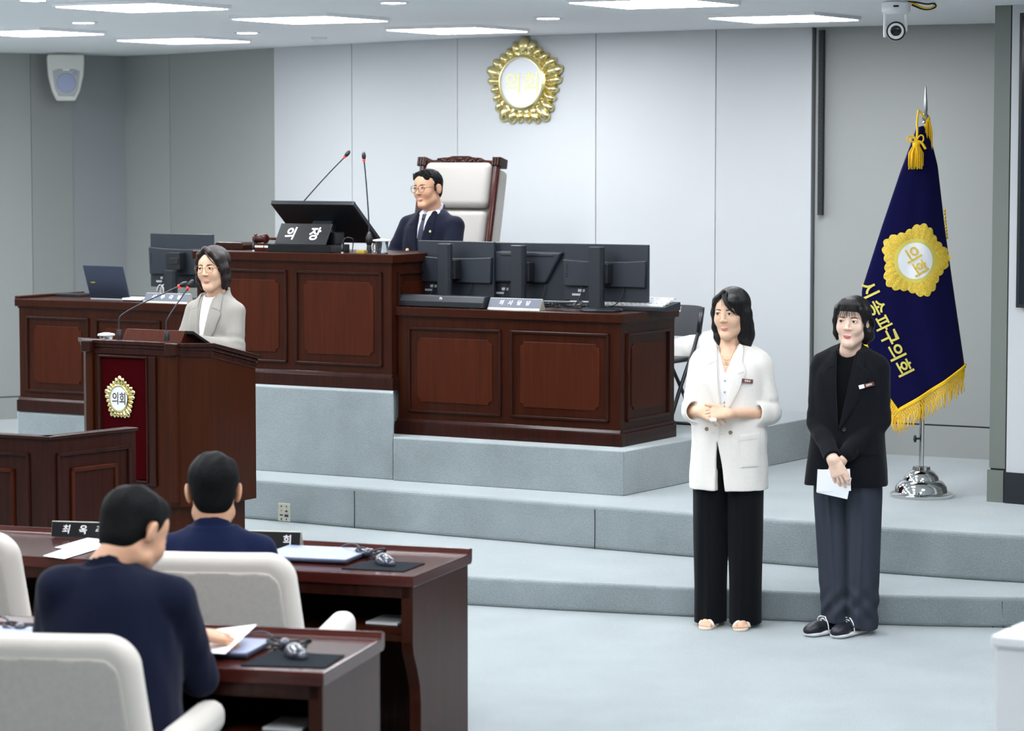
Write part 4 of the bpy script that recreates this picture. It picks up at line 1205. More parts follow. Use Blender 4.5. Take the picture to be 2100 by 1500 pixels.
# clerks' desk
MD = Vector((.612, 15.60, .64))
def lx(px, y, z, P0=MD): return px_on(px, P0 + E2*y, E1, z)      # local x on a desk for a picture column, y deep
md = thing('panelled_desk', 'lower panelled cherry desk with three monitors, in front of the folding chair', 'desk', MD, SA)
panel_desk(md, 1.48, .67, .753, [(lx(838, 0, 1), lx(1029, 0, 1)), (lx(1048, 0, 1), lx(1250, 0, 1))], [(.065, .60)])
# the chair's desk
CD = Vector((-.7065, 16.30, .90)); 
cd = thing('panelled_desk', 'tallest panelled cherry desk, where the man with crossed arms sits', 'desk', CD, SA)
panel_desk(cd, 1.41, .60, .80, [(lx(411, 0, 1.3, CD), lx(590, 0, 1.3, CD)), (lx(607, 0, 1.3, CD), lx(785, 0, 1.3, CD))], [(.06, .54)], z1=.80-.105)
LD = PZ(42, 843, .57) + Vector((0, 0, 0)); LDR = LD + E1*1.46
ld = thing('panelled_desk', 'panelled cherry desk at the left with an open laptop on top, behind the lectern', 'desk', LDR, SA)
panel_desk(ld, 1.46, .65, .755, [(-1.46+.062, -1.46+.062+.53), (-1.46+.65, -1.46+.65+.53)], [])
g = G(); g.box((-1.46-.02, -.02, .755), (-1.46+.02, .67, .772)); g.obj('rim', 'wood', ld, bevel=.004)

# lectern
LC = Vector((-2.25, 14.72, .15)); LX = local(LC, SA)
lt = thing('lectern', 'dark wooden lectern with a red velvet front and a gold emblem', 'lectern', LC, SA)
W_, ch, D_ = .60, .125, .505
def ztop(y): return 1.16 - max(0, y-.10)*.22
out = [(0, 0), (W_, 0), (W_+ch, .115), (W_+ch, D_), (-ch, D_), (-ch, .115)]
g = G()
n = len(out)
zs0 = .30
vs = [(x, y, zs0) for x, y in out] + [(x, y, ztop(y)-.045) for x, y in out]
g._add(vs, [tuple(range(n))[::-1], tuple(range(n, 2*n))] + [(i, (i+1) % n, n+(i+1) % n, n+i) for i in range(n)])
g.obj('body', 'wood_lectern', lt)
g = G(); i_ = .045
g.prism([(i_, .04), (W_-i_+.02, .04), (W_+ch-.055, .15), (W_+ch-.055, D_-.03), (-ch+.055, D_-.03), (-ch+.055, .15)], 0, .30); g.obj('plinth', 'wood_lectern', lt)
def ring_at(o, z0, z1, m, name, par):
    def off(p):
        cx, cy = W_/2, .27; dx, dy = p[0]-cx, p[1]-cy; L = math.hypot(dx, dy); return (p[0]+dx/L*o, p[1]+dy/L*o)
    q = [off(p) for p in out]; g = G()
    vs = [(x, y, ztop(y)+z0) for x, y in q] + [(x, y, ztop(y)+z1) for x, y in q]
    g._add(vs, [tuple(range(n))[::-1], tuple(range(n, 2*n))] + [(i, (i+1) % n, n+(i+1) % n, n+i) for i in range(n)])
    return g.obj(name, m, par, bevel=.005, bseg=3)
tp = ring_at(.030, -.022, 0, 'wood_dark', 'top', lt)
ring_at(.018, -.040, -.022, 'wood_dark', 'moulding', tp); ring_at(.008, -.075, -.040, 'wood_dark', 'moulding', tp)
for x0, x1 in ((-.004, .042), (W_-.055, W_)):
    g = G(); g.box((x0, -.022, .32), (x1, .01, 1.10)); g.obj('pilaster', 'wood_lectern', lt, bevel=.006)
    g = G(); g.box((x0-.008, -.050, 1.095), (x1+.008, .01, 1.158)); g.obj('capital', 'wood_dark', lt, bevel=.006)
vx0, vx1 = px_on(211, LC, E1, 1.1), px_on(303, LC, E1, 1.1)
g = G(); g.box((vx0-.030, -.014, .40), (vx0, .005, 1.082)); g.box((vx1, -.014, .40), (vx1+.060, .005, 1.082)); g.box((vx0-.012, -.022, 1.07), (vx1+.012, .004, 1.082)); g.box((vx0-.012, -.022, .415), (vx1+.012, .004, .427)); g.box((vx0-.012, -.022, .415), (vx0-.002, .004, 1.08)); g.box((vx1+.002, -.022, .415), (vx1+.012, .004, 1.08))
g.obj('panel_frame', 'wood_dark', lt, bevel=.003)
g = G(); g.box((vx0, -.010, .43), (vx1, .004, 1.068)); g.obj('velvet_panel', 'red_velvet', lt, bevel=.004)
def emblem(root, X, r, mg='gold', mp='plate_white', ml='letter_dark', depth=.03, asp=1.0, letter='의회', lh=.30, lr=0, off=.0, rr=.52, lasp=1.15):
    """a flower of rounded petals with five points round a white disc"""
    g = G(); N = 25
    for i in range(N):
        a = math.pi/2 + 2*math.pi*i/N; m = (i % 5)
        f = {0: 1.0, 1: .93, 4: .93, 2: .86, 3: .86}[m]; w = {0: .125, 1: .092, 4: .092, 2: .078, 3: .078}[m]
        c, s_ = math.cos(a), math.sin(a); ro, ri = r*f - r*w, r*.50
        L = Matrix.Rotation(-(a-math.pi/2), 4, 'Y')
        g.ball((0, 0, (ro+ri)/2), (r*w*1.0, depth*.62, (ro-ri)/2+r*w*.7), 12, X @ L)
        g.ball((0, -depth*.10, ro-r*w*.7), (r*w*1.14, depth*.70, r*w*1.75), 12, X @ L)
    g.cyl((0, depth*.2, 0), (0, -depth*.25, 0), r*.80, r*.72, 48, X=X)
    e = g.obj('gold_rim', mg, root, True)
    for v in e.data.vertices: pass
    g = G(); g.lathe([(0, 0), (r*.60, 0), (r*.60, depth*.75), (r*.56, depth*.95), (r*.53, depth*.95), (r*.53, depth*.5)], n=48, X=X @ Matrix.Rotation(R(90), 4, 'X')); g.obj('inner_ring', mg, e, True, angle=40)
    g = G(); g.cyl((0, 0, 0), (0, -depth*.72, 0), r*.535, r*.535, 48, X=X); g.obj('disc', mp, e, True, angle=40)
    letters('lettering', letter, X @ Matrix.Translation((0, -depth*.73, 0)) @ Matrix.Rotation(R(lr), 4, 'Y'), ml, e, height=r*lh*2, width=r*lh*2*lasp*1.45, depth=.004, offset=off)
    return e
ex = px_on(249.5, LC, E1, 1.0)
t = lt
emblem(lt, T(ex, -.012, .985-.15+.02) @ Matrix.Diagonal((.88, 1, 1, 1)), .122, depth=.016, lh=.27, lasp=1.02, off=.004)
g = G(); g.box((W_+ch, .38, 1.026), (W_+ch+.002, .475, 1.052)); g.obj('sticker', 'white', lt)
# reading stand, folder, microphones and dish on the lectern
def LW(px, y, z): return LC + E1*px_on(px, LC+E2*y, E1, z) + E2*y + Vector((0, 0, z-.15))
def lec(px, y, z=0): x = px_on(px, LC+E2*y, E1, 1.3); return (x, y, ztop(y)+z)
x0 = lec(250, .17)[0]; x1 = lec(371, .17)[0]
g = G(); g.prism([(.17, ztop(.17)), (.19, ztop(.17)), (.225, ztop(.17)+.062), (.21, ztop(.17)+.062)], x0, x1, 'x'); g.prism([(.19, ztop(.19)), (.44, ztop(.44)), (.44, ztop(.44)+.01), (.225, ztop(.2)+.050)], x0, x1, 'x')
g.obj('reading_stand', 'wood_panel', lt, bevel=.003)
t = thing('folder', 'dark open folder edge lying beside the reading stand on the lectern', 'folder', LC, SA)
g = G(); a = x1 + .004; g.prism([(.20, ztop(.2)+.055), (.42, ztop(.42)+.002), (.42, ztop(.42)+.016), (.20, ztop(.2)+.070)], a, a+.055, 'x'); g.obj('cover', 'black', t)
def mic(label, base, path, tip_dir, rad=.0035, group=None):
    """gooseneck microphone: base point, path points in the world"""
    t = thing('microphone', label, 'microphone', base, 0, group)
    b = Vector(base); P = [Vector(p) - b for p in path]
    g = G(); g.lathe([(.016, 0), (.016, .012), (.0135, .040), (.011, .048), (0, .048)], n=16); g.obj('base', 'black', t, True, angle=40)
    g = G(); g.tube(P, rad, 8, sm=3); g.obj('gooseneck', 'monitor', t, True)
    d = Vector(tip_dir).normalized(); e = P[-1]
    g = G(); g.cyl(e - d*.002, e + d*.008, .0098, .0098, 16); g.obj('light_ring', 'red_led', t, True)
    g = G(); g.tube([e + d*.006, e + d*.016, e + d*.034, e + d*.044, e + d*.048], [.0125, .0125], 14); 
    g = G(); g.ball((0, 0, 0), (.0135, .0135, .026), 14); q = d.to_track_quat('Z', 'Y').to_matrix().to_4x4(); q.translation = e + d*.029
    g.v = [q @ v for v in g.v]; g.obj('foam_head', 'black', t, True)
    return t
b1 = LC + E1*lec(245, .10)[0] + E2*.10 + Vector((0, 0, 1.16))
Y1 = b1.y
mic('black gooseneck microphone at the left of the lectern top, bent over toward the speaker', b1, [b1+Vector((0, 0, .045)), PY(243, 655, Y1), PY(250, 645, Y1-.0), PY(277, 629, Y1+.02), PY(366, 588, Y1+.10)], (.9, .05, .42), group='lectern microphones')
b2 = LC + E1*lec(342, .10)[0] + E2*.10 + Vector((0, 0, 1.16)); Y2 = b2.y
mic('black gooseneck microphone right of centre on the lectern top, in front of the speaker', b2, [b2+Vector((0, 0, .045)), PY(340, 662, Y2), PY(346, 648, Y2), PY(385, 592, Y2+.08)], (.45, .05, .75), group='lectern microphones')
p = LC + E1*lec(218, .14)[0] + E2*.14 + Vector((0, 0, ztop(.14)))
t = thing('glass_dish', 'small round glass dish with a lid on the left of the lectern', 'dish', p)
g = G(); g.lathe([(.034, 0), (.037, .004), (.038, .018), (.0, .018)], n=24); g.obj('bowl', 'glass', t, True, angle=40)
g = G(); g.lathe([(.046, .018), (.048, .022), (.044, .030), (.014, .036), (0, .037)], n=24); g.obj('lid', 'silver', t, True, angle=50)

# recorder's booth in front of the lectern
BC = PZ(98, 896, 1.0); bt_ = thing('booth', 'low dark wooden enclosure with moulded panels at the left, in front of the lectern', 'booth', (BC.x, BC.y, 0), R(-26))
bd2 = Matrix.Rotation(R(-26), 3, 'Z').inverted() @ (PZ(278, 877, 1.0) - BC); L2 = math.hypot(bd2.x, bd2.y); ba = math.atan2(bd2.y, bd2.x)
g = G(); g.box((-1.3, 0, 0), (0, .05, .985)); g.obj('front_board', 'wood_dark', bt_)
XS = Matrix.Rotation(ba, 4, 'Z')
g = G(); g.box((0, 0, 0), (L2, .05, .985), XS); g.obj('side_board', 'wood_dark', bt_)
g = G(); g.box((-1.32, -.012, .985), (.004, .062, 1.0)); g.box((-.002, -.012, .985), (L2+.008, .062, 1.0), XS); g.obj('top_rail', 'wood_dark', bt_, bevel=.004)
def dbl(a, b, X=None):
    for inn, m in ((0, .016), (.085, .020)):
        g = G(); frame_mould(g, a+inn, b-inn, .12+inn, .92-inn*.9, 0, m, .012, X); p = g.obj('moulding', 'wood_panel' if inn else 'wood_dark', bt_, bevel=.004)
    g = G(); g.box((a+.1, -.004, .22), (b-.1, .002, .84), X or Matrix()); g.obj('panel', 'wood_dark', bt_)
dbl(-.62, -.10); dbl(-1.22, -.70); dbl(.048, L2-.04, XS)
def woman_black():
    yaw = -17
    root = thing('person', 'woman in a black blazer and wide charcoal trousers, holding white cards low with both hands', 'person', (1.605, 13.20, 0), R(yaw))
    ho = (0.016, -.008, 1.498); HR = rot(-5, 1, 2)
    torso = [(.715, -.006, .0, .200, .138), (.80, -.004, 0, .194, .134), (.95, 0, 0, .176, .124), (1.05, 0, 0, .170, .120), (1.18, 0, .002, .176, .118), (1.26, 0, .006, .172, .106), (1.325, 0, .010, .130, .084), (1.36, 0, .014, .080, .066), (1.385, 0, .016, .062, .058)]
    v = Vox((-.28, -.34, .68), (.29, .22, 1.44), .0042)
    v.loft(torso, .01)
    for sx in (-1, 1): v.cap((sx*.066, .012, 1.340), (sx*.132, .010, 1.296), .038, .048, .025)
    whole = bvh(v.mesh())
    sub = dict(y0=-.4, y1=-.01, k=.004)
    def opening(q): q.poly([(-.030, 1.010), (-.048, 1.42), (.052, 1.42), (-.022, 1.010)], **sub)
    EL = Vector((.150, .000, 1.030)); WL = Vector((.012, -.165, .868)); SL = (.140, .008, 1.268)
    ER = Vector((-.144, -.020, 1.015)); WR = Vector((-.040, -.205, .868)); SR = (-.132, .008, 1.268)
    cr = lambda t, x, y, z: .0024*np.sin(t*24) * np.exp(-((t-.9)/.25)**2)
    v2 = v.like()
    v2.cap(SL, EL, .057, .051, .022, wave=cr); v2.cap(EL, EL.lerp(WL, .93), .051, .041, .02, wave=lambda t, x, y, z: .0022*np.sin(t*17)*(1-t))
    v.merge(v2, .016); v2 = v.like()
    v2.cap(SR, ER, .057, .050, .022, wave=cr); v2.cap(ER, WR, .050, .040, .014, wave=lambda t, x, y, z: .0022*np.sin(t*17)*(1-t))
    d = (WR-ER).normalized(); q = WR + d*.004
    sl, X, Y, Z = v2._grid(*v2._all())
    pl = (X-q.x)*d.x + (Y-q.y)*d.y + (Z-q.z)*d.z
    v2.d[sl] = np.where(pl > -.03, np.maximum(v2.d[sl], pl), v2.d[sl])
    v.merge(v2, .010)
    opening(v)
    v.cap((0, .014, 1.29), (0, .014, 1.60), .056, .056, .006, '-')
    v.loft([(1.330, 0, .016, .080, .074), (1.36, 0, .018, .068, .064), (1.385, 0, .022, .061, .058)], .010)
    v.loft([(1.32, 0, .012, .053, .053), (1.43, 0, .016, .054, .053)], .003, '-')
    opening(v); v.slope_collar(1.372, .40)
    v.ripple(.0015, 16, 14, (1, 1, .5)); v.ripple(.0006, 50, 16, (1, 1, .4))
    a, b = v.mesh(); jk = mkobj('jacket', a, b, 'black_suit', root, True); jt = bvh((a, b))
    v = Vox((-.24, -.19, .85), (.24, .19, 1.41), .005)
    v.loft([(z, cx, cy, rx-.012, ry-.011) for z, cx, cy, rx, ry in torso if z > .8], .01)
    v.cap((0, .0, 1.345), (0, .010, 1.60), .055, .062, .014, '-')
    a, b = v.mesh(); mkobj('top', a, b, 'black_knit', root, True)
    g = G()
    patch(g, [(.050, 1.335), (.036, 1.24), (.014, 1.14), (-.010, 1.06), (-.026, .995)], [(.082, 1.285), (.108, 1.262), (.086, 1.18), (.040, 1.08), (-.018, .990)], whole, .006, 30, 8, .002)
    patch(g, [(.055, 1.362), (.054, 1.35), (.050, 1.33), (.046, 1.29)], [(.072, 1.356), (.080, 1.338), (.082, 1.310), (.080, 1.272)], whole, .006, 18, 7, .006)
    patch(g, [(-.046, 1.335), (-.044, 1.24), (-.040, 1.14), (-.034, 1.06), (-.030, .995)], [(-.088, 1.285), (-.116, 1.262), (-.100, 1.18), (-.070, 1.08), (-.034, .990)], whole, .005, 30, 8, .0015)
    patch(g, [(-.053, 1.362), (-.052, 1.35), (-.048, 1.33), (-.046, 1.29)], [(-.070, 1.356), (-.080, 1.338), (-.088, 1.310), (-.086, 1.272)], whole, .005, 18, 7, .005)
    g.obj('lapel', 'black_suit', root, True, angle=60)
    g = G(); patch(g, [(.07, .905), (.165, .905)], [(.07, .87), (.165, .87)], jt, .003, 16, 5, .001); g.obj('pocket_flap', 'black_suit', root, True, angle=50)
    button(jk, whole, .002, .990, 'button_black', .010)
    name_tag(root, whole, .100, 1.200, '김현지', -14, .074, .018, 1)
    v = Vox((-.22, -.19, -.01), (.24, .20, .95), .0042)
    v.loft([(.78, 0, .0, .168, .118), (.86, 0, 0, .166, .116), (.94, 0, 0, .158, .110)], .01)
    def fold(sx):
        def f(x, y, z):
            a = .004*np.sin(x*60*sx + z*4) - .006*np.exp(-((x-.004)/.010)**2)*(y < 0)
            low = np.exp(-((z-.14)/.09)**2)
            return a + low*(.0035*np.sin(z*70 + x*75*sx + y*20) + .0030*np.sin(z*48 - x*60 + 1))
        return f
    v.loft([(.060, -.040, -.020, .068, .100), (.16, -.046, -.010, .074, .098), (.40, -.062, 0, .082, .100), (.66, -.080, 0, .087, .104), (.84, -.080, 0, .085, .106)], .020, fold=fold(-1), e=2.1)
    v.loft([(.026, .066, .004, .080, .112), (.16, .070, .004, .080, .104), (.40, .078, .002, .082, .102), (.66, .082, 0, .088, .106), (.84, .080, 0, .086, .108)], .006, fold=fold(1), e=2.1)
    sl, X, Y, Z = v._grid(*v._all())
    v.d[sl] = np.maximum(v.d[sl], (.105 - Y*-.0) - Z - 9*0 - .08 + .035*np.exp(-((X+.03)/.05)**2)*(Y < 0) + .02*(Y < -.04)*np.exp(-((X-.05)/.04)**2))
    v.ripple(.0018, 14, 18, (1.4, 1.4, .3))
    a, b = v.mesh(); mkobj('trousers', a, b, 'grey_trouser', root, True)
    sneaker(root, T(-.072, -.052, 0, rz=-34)); sneaker(root, T(.040, -.050, 0, rz=-24))
    def right():
        v = Vox((-.20, -.36, .66), (.08, -.06, .92), .0022)
        sculpt_hand(v, WR + Vector((.006, -.010, -.012)), (.34, -.05, -.94), (-.1, -1, .05), (1, -.1, .35), [(.18, .35, .3), (.20, .35, .3), (.24, .4, .3), (.30, .4, .3)], spread=(.10, .02, -.06, -.14), size=.95, tcurl=.10, tdir=(.52, -.0, -.85), forearm=(ER.lerp(WR, .7), .030), rw=.026)
        return v
    def left():
        v = Vox((-.17, -.33, .66), (.10, -.06, .94), .0022)
        sculpt_hand(v, WL + Vector((-.012, -.012, -.016)), (-.42, -.02, -.90), (.1, 1, .1), (-.5, -.2, .8), [(.1, .25, .2)]*4, spread=(.04, 0, -.02, -.05), size=.90, tcurl=.1, tdir=(-.45, -.0, -.9), forearm=(EL.lerp(WL, .7), .030), rw=.024)
        return v
    und = Vox((-.24, -.22, 0), (.24, .16, 1.30), .010)
    und.loft([(.80, 0, 0, .14, .095), (1.0, 0, 0, .135, .092), (1.2, 0, 0, .145, .095), (1.27, 0, 0, .125, .08)], .01)
    und.chain([(-.08, 0, .84), (-.06, .0, .48), (-.05, .0, .10)], [.075, .052, .035], .02); und.chain([(.08, 0, .84), (.078, .0, .48), (.06, .01, .10)], [.075, .052, .035], .02)
    und.chain([SL, EL, WL], [.042, .036, .028], .02); und.chain([SR, ER, WR], [.042, .036, .028], .02)
    head_and_neck(root, {'w': .97, 'jaw': .94, 'eye': .0050, 'gaze': -.003, 'smile': .003, 'neck': .048}, ho, HR, (0, .014, 1.345), 'fringe', 'hair_black', 'skin_pale', 'lips_pink', False, [right, left], und)
    Xr = Matrix.Translation((1.605, 13.20, 0)) @ Matrix.Rotation(R(yaw), 4, 'Z')
    for i, (a_, dx, dz, l) in enumerate(((3, .004, .006, 'front white card in the hand of the woman in black, squarest of the stack'), (-3, -.006, .0, 'second white card of the stack held by the woman in black'), (-7, -.004, -.008, 'third white card of the stack held by the woman in black'), (-11, .0, -.018, 'lowest white card of the stack held by the woman in black'))):
        g = G(); g.cbox((0, 0, 0), (.148, .0008, .105))
        o = g.obj('card', 'paper'); o.matrix_world = Xr @ T(-.030+dx, -.206+.0016*i, .752+dz, rx=4, ry=-a_, rz=4)
        tag(o, l, 'card', 'white cards held by the woman in black')
    return root
woman_ivory(); woman_black()

def jacket_front(root, v, tree, mat_, fz, Xf, vdeep=.235, vskew=0):
    pass
def suited(root, jm, skin, lipm, hairk, hairm, ho, HR, P, pelvis, TR, SL, EL, WL, SR, ER, WR, top=.50, rx=.185, ry=.125, front=True, shirt='shirt', hands=(), legs=True, lap=None, vx=0, step=.0048, shl=.0, seat_drop=0.0, amp=.0016):
    """a seated figure in a suit jacket. pelvis: origin of the torso frame TR; the torso runs up its z axis"""
    pelvis = Vector(pelvis); XT = M4(TR, pelvis); W = lambda p: XT @ Vector(p)
    pts = [W((0, 0, -.05)), W((0, 0, top+.1))] + [Vector(p) for p in (SL, EL, WL, SR, ER, WR)]
    lo = Vector([min(p[i] for p in pts)-.14 for i in range(3)]); hi = Vector([max(p[i] for p in pts)+.14 for i in range(3)])
    for p in (lo, hi): pass
    lo.x = min(lo.x, -rx-.08); hi.x = max(hi.x, rx+.08); lo.y = min(lo.y, -.25); hi.y = max(hi.y, .25)
    v = Vox(lo, hi, step)
    v.frame(TR, pelvis)
    prof = [(-.06, 0, 0, rx*.98, ry*1.12), (.08, 0, 0, rx*.97, ry*1.10), (.20, 0, 0, rx*.97, ry*1.04), (.33, 0, 0, rx*1.02, ry*1.0), (top-.10, 0, .004, rx*.96, ry*.90), (top-.035, 0, .012, rx*.66, ry*.74), (top, 0, .016, rx*.40, ry*.60)]
    v.loft(prof, .01)
    v.frame()
    nb = W((0, .014, top-.01))
    for S_ in (SL, SR):
        S_ = Vector(S_); v.cap(nb.lerp(S_, .38) + Vector((0, 0, .006)), S_ + Vector((0, 0, .004)), .044, .054+shl, .03)
    tm = v.mesh(); whole = bvh(tm)
    for S_, E_, W_ in ((SL, EL, WL), (SR, ER, WR)):
        S_, E_, W_ = Vector(S_), Vector(E_), Vector(W_)
        v.cap(S_, E_, .062+shl, .055, .022, wave=lambda t, x, y, z: .0028*np.sin(t*24)*np.exp(-((t-.9)/.3)**2))
        v.cap(E_, E_.lerp(W_, .94), .055, .040, .018, wave=lambda t, x, y, z: .0026*np.sin(t*16)*(1-t))
    v.frame(TR, pelvis)
    if front:
        op = [(vx-.012, top-vdeep_), (-.044, top+.06), (.046, top+.06), (vx+.006, top-vdeep_)]
        v.poly(op, y0=-.3, y1=-.01, k=.004)
    v.cap((0, .014, top-.06), (0, .014, top+.2), .058, .058, .006, '-')
    v.loft([(top-.040, 0, .018, .086, .078), (top-.010, 0, .020, .075, .071), (top+.020, 0, .024, .069, .066), (top+.050, 0, .028, .066, .064)], .010)
    v.loft([(top-.06, 0, .014, .058, .058), (top+.06, 0, .018, .060, .056)], .003, '-')
    if front: v.poly(op, y0=-.3, y1=-.01, k=.004)
    v.slope_collar(top+.008, .40)
    v.frame()
    v.ripple(amp, 15, 24, (1, 1, .6)); v.ripple(amp*.4, 48, 26, (1, 1, .5))
    a, b = v.mesh(); jk = mkobj('jacket', a, b, jm, root, True); jt = bvh((a, b))
    # shirt with its collar
    v = Vox(lo, hi, .005); v.frame(TR, pelvis)
    v.loft([(z, cx, cy, x_-.012, y_-.011) for z, cx, cy, x_, y_ in prof[2:]], .01)
    if P.get('collar'):
        v.loft([(top-.02, 0, .012, .062, .060), (top+.02, 0, .016, .0600, .0590), (top+.066, 0, .020, .0595, .0590)], .004)
        v.loft([(top-.03, 0, .010, .054, .054), (top+.09, 0, .018, .0545, .054)], .002, '-'); v.slope_collar(top+.026, .42)
        if front: v.poly([(-.001, top-.022), (-.026, top+.07), (.026, top+.07), (.001, top-.022)], y0=-.2, y1=-.02, k=.002)
    else: v.cap((0, -.004, top-.005), (0, .010, top+.2), .052, .06, .006, '-')
    if P.get('low'): v.cut((0, 0, 1), top-.09)
    a, b = v.mesh(); sh = mkobj('shirt', a, b, shirt, root, True); st = bvh((a, b))
    if legs:
        v = Vox((-.24, -.62, .0), (.24, .22, .66), .009)
        p = pelvis
        v.ell((p.x, p.y+.01, p.z-.02), (.175, .135, .12), .02)
        for sx in (-1, 1):
            v.chain([(p.x+sx*.085, p.y, p.z-.02), (p.x+sx*.11, p.y-.42, p.z-.01), (p.x+sx*.11, p.y-.40, .09)], [.088, .068, .055], .03)
        v.cut((0, 0, -1), -.07)
        a, b = v.mesh(); mkobj('trousers', a, b, P.get('tm', jm), root, True)
        for sx in (-1, 1):
            v = Vox((-.06, -.18, -.01), (.06, .12, .12), .006)
            v.cap((0, .04, .045), (0, -.10, .034), .040, .036, .01).ell((0, .04, .075), (.036, .042, .036), .02); v.cut((0, 0, -1), 0)
            a, b = v.mesh(); a = a + np.array((p.x+sx*.11, p.y-.43, 0)); mkobj('shoe', a, b, 'shoe_black', root, True)
    und = Vox(lo, hi, .011); und.frame(TR, pelvis)
    und.loft([(z, cx, cy, x_-.035, y_-.030) for z, cx, cy, x_, y_ in prof[:-1]], .01); und.frame()
    und.chain([SL, EL, WL], [.042, .036, .028], .02); und.chain([SR, ER, WR], [.042, .036, .028], .02)
    hX, ht = head_and_neck(root, P, ho, HR, nb, hairk, hairm, skin, lipm, False, hands, und)
    return dict(XT=XT, whole=whole, jt=jt, st=st, jk=jk, sh=sh, hX=hX, ht=ht)

def speaker():
    global vdeep_
    vdeep_ = .30
    yaw = -30; P0 = (-1.635, 15.27, .15)
    root = thing('person', 'woman with glasses and brown bob in a grey blazer, standing at the lectern', 'person', P0, R(yaw))
    ho = (0.0, -.014, 1.512); HR = rot(6, 1, -2)
    # standing: torso frame at the hips
    SL, EL, WL = (.138, .004, 1.276), Vector((.175, -.060, 1.075)), Vector((-.010, -.240, 1.130))
    SR, ER, WR = (-.134, .004, 1.276), Vector((-.170, -.060, 1.075)), Vector((-.090, -.235, 1.130))
    v = [lambda: hand_vox(WL, .13, WL + Vector((-.01, -.005, .0)), (-.95, -.2, .05), (0, -.1, 1), (0, -1, .1), [(.15, .2, .2)]*4, h=.003, size=.93)]
    v.append(lambda: hand_vox(WR, .13, WR + Vector((.0, -.01, .0)), (.75, -.6, -.02), (0, -.1, 1), (.4, .8, .2), [(.15, .2, .2)]*4, h=.003, size=.93))
    r = suited(root, 'grey_linen', 'skin', 'lips', 'bob', 'hair_brown', ho, HR, {'w': 1.0, 'eye': .0046, 'gaze': -.003, 'smile': -.001, 'neck': .049}, (0, 0, .875), rot(0, 0, 0), SL, EL, WL, SR, ER, WR, top=.50, rx=.160, ry=.120, shl=-.008, shirt='shirt', hands=v, legs=False, vx=-.006, amp=.0022)
    w_ = r['whole']
    g = G(); z = 1.375
    patch(g, [(.050, z-.03), (.040, z-.10), (.020, z-.19), (-.004, z-.30)], [(.090, z-.085), (.104, z-.105), (.078, z-.20), (.004, z-.31)], w_, .006, 28, 8, .002)
    patch(g, [(.057, z+.004), (.055, z-.008), (.050, z-.035), (.046, z-.075)], [(.076, z-.004), (.084, z-.024), (.090, z-.050), (.098, z-.088)], w_, .006, 18, 7, .006)
    patch(g, [(-.048, z-.03), (-.040, z-.10), (-.028, z-.19), (-.014, z-.30)], [(-.092, z-.085), (-.106, z-.105), (-.084, z-.20), (-.020, z-.31)], w_, .005, 28, 8, .0015)
    patch(g, [(-.055, z+.004), (-.053, z-.008), (-.050, z-.035), (-.046, z-.075)], [(-.072, z-.004), (-.084, z-.024), (-.092, z-.050), (-.100, z-.088)], w_, .005, 18, 7, .005)
    g.obj('lapel', 'grey_linen', root, True, angle=60)
    glasses(root, r['hX'], 'gold_frame', {'r': .0225, 'rz': .0195, 'e': 3.2, 'cz': .000})
    # skirt-length trousers down to the step, hidden by the lectern
    v = Vox((-.2, -.18, 0), (.2, .2, .9), .008)
    v.ell((0, 0, .82), (.17, .12, .10), .02)
    for sx in (-1, 1): v.chain([(sx*.085, 0, .82), (sx*.085, 0, .45), (sx*.085, .0, .06)], [.088, .065, .058], .02)
    v.cut((0, 0, -1), -.04); a, b = v.mesh(); mkobj('trousers', a, b, 'grey_linen', root, True)
    for sx in (-1, 1):
        v = Vox((-.06, -.18, -.01), (.06, .12, .12), .006)
        v.cap((0, .04, .045), (0, -.10, .034), .036, .032, .01).ell((0, .03, .075), (.034, .040, .036), .02); v.cut((0, 0, -1), 0)
        a, b = v.mesh(); a = a + np.array((sx*.085, -.03, 0)); mkobj('shoe', a, b, 'shoe_black', root, True)
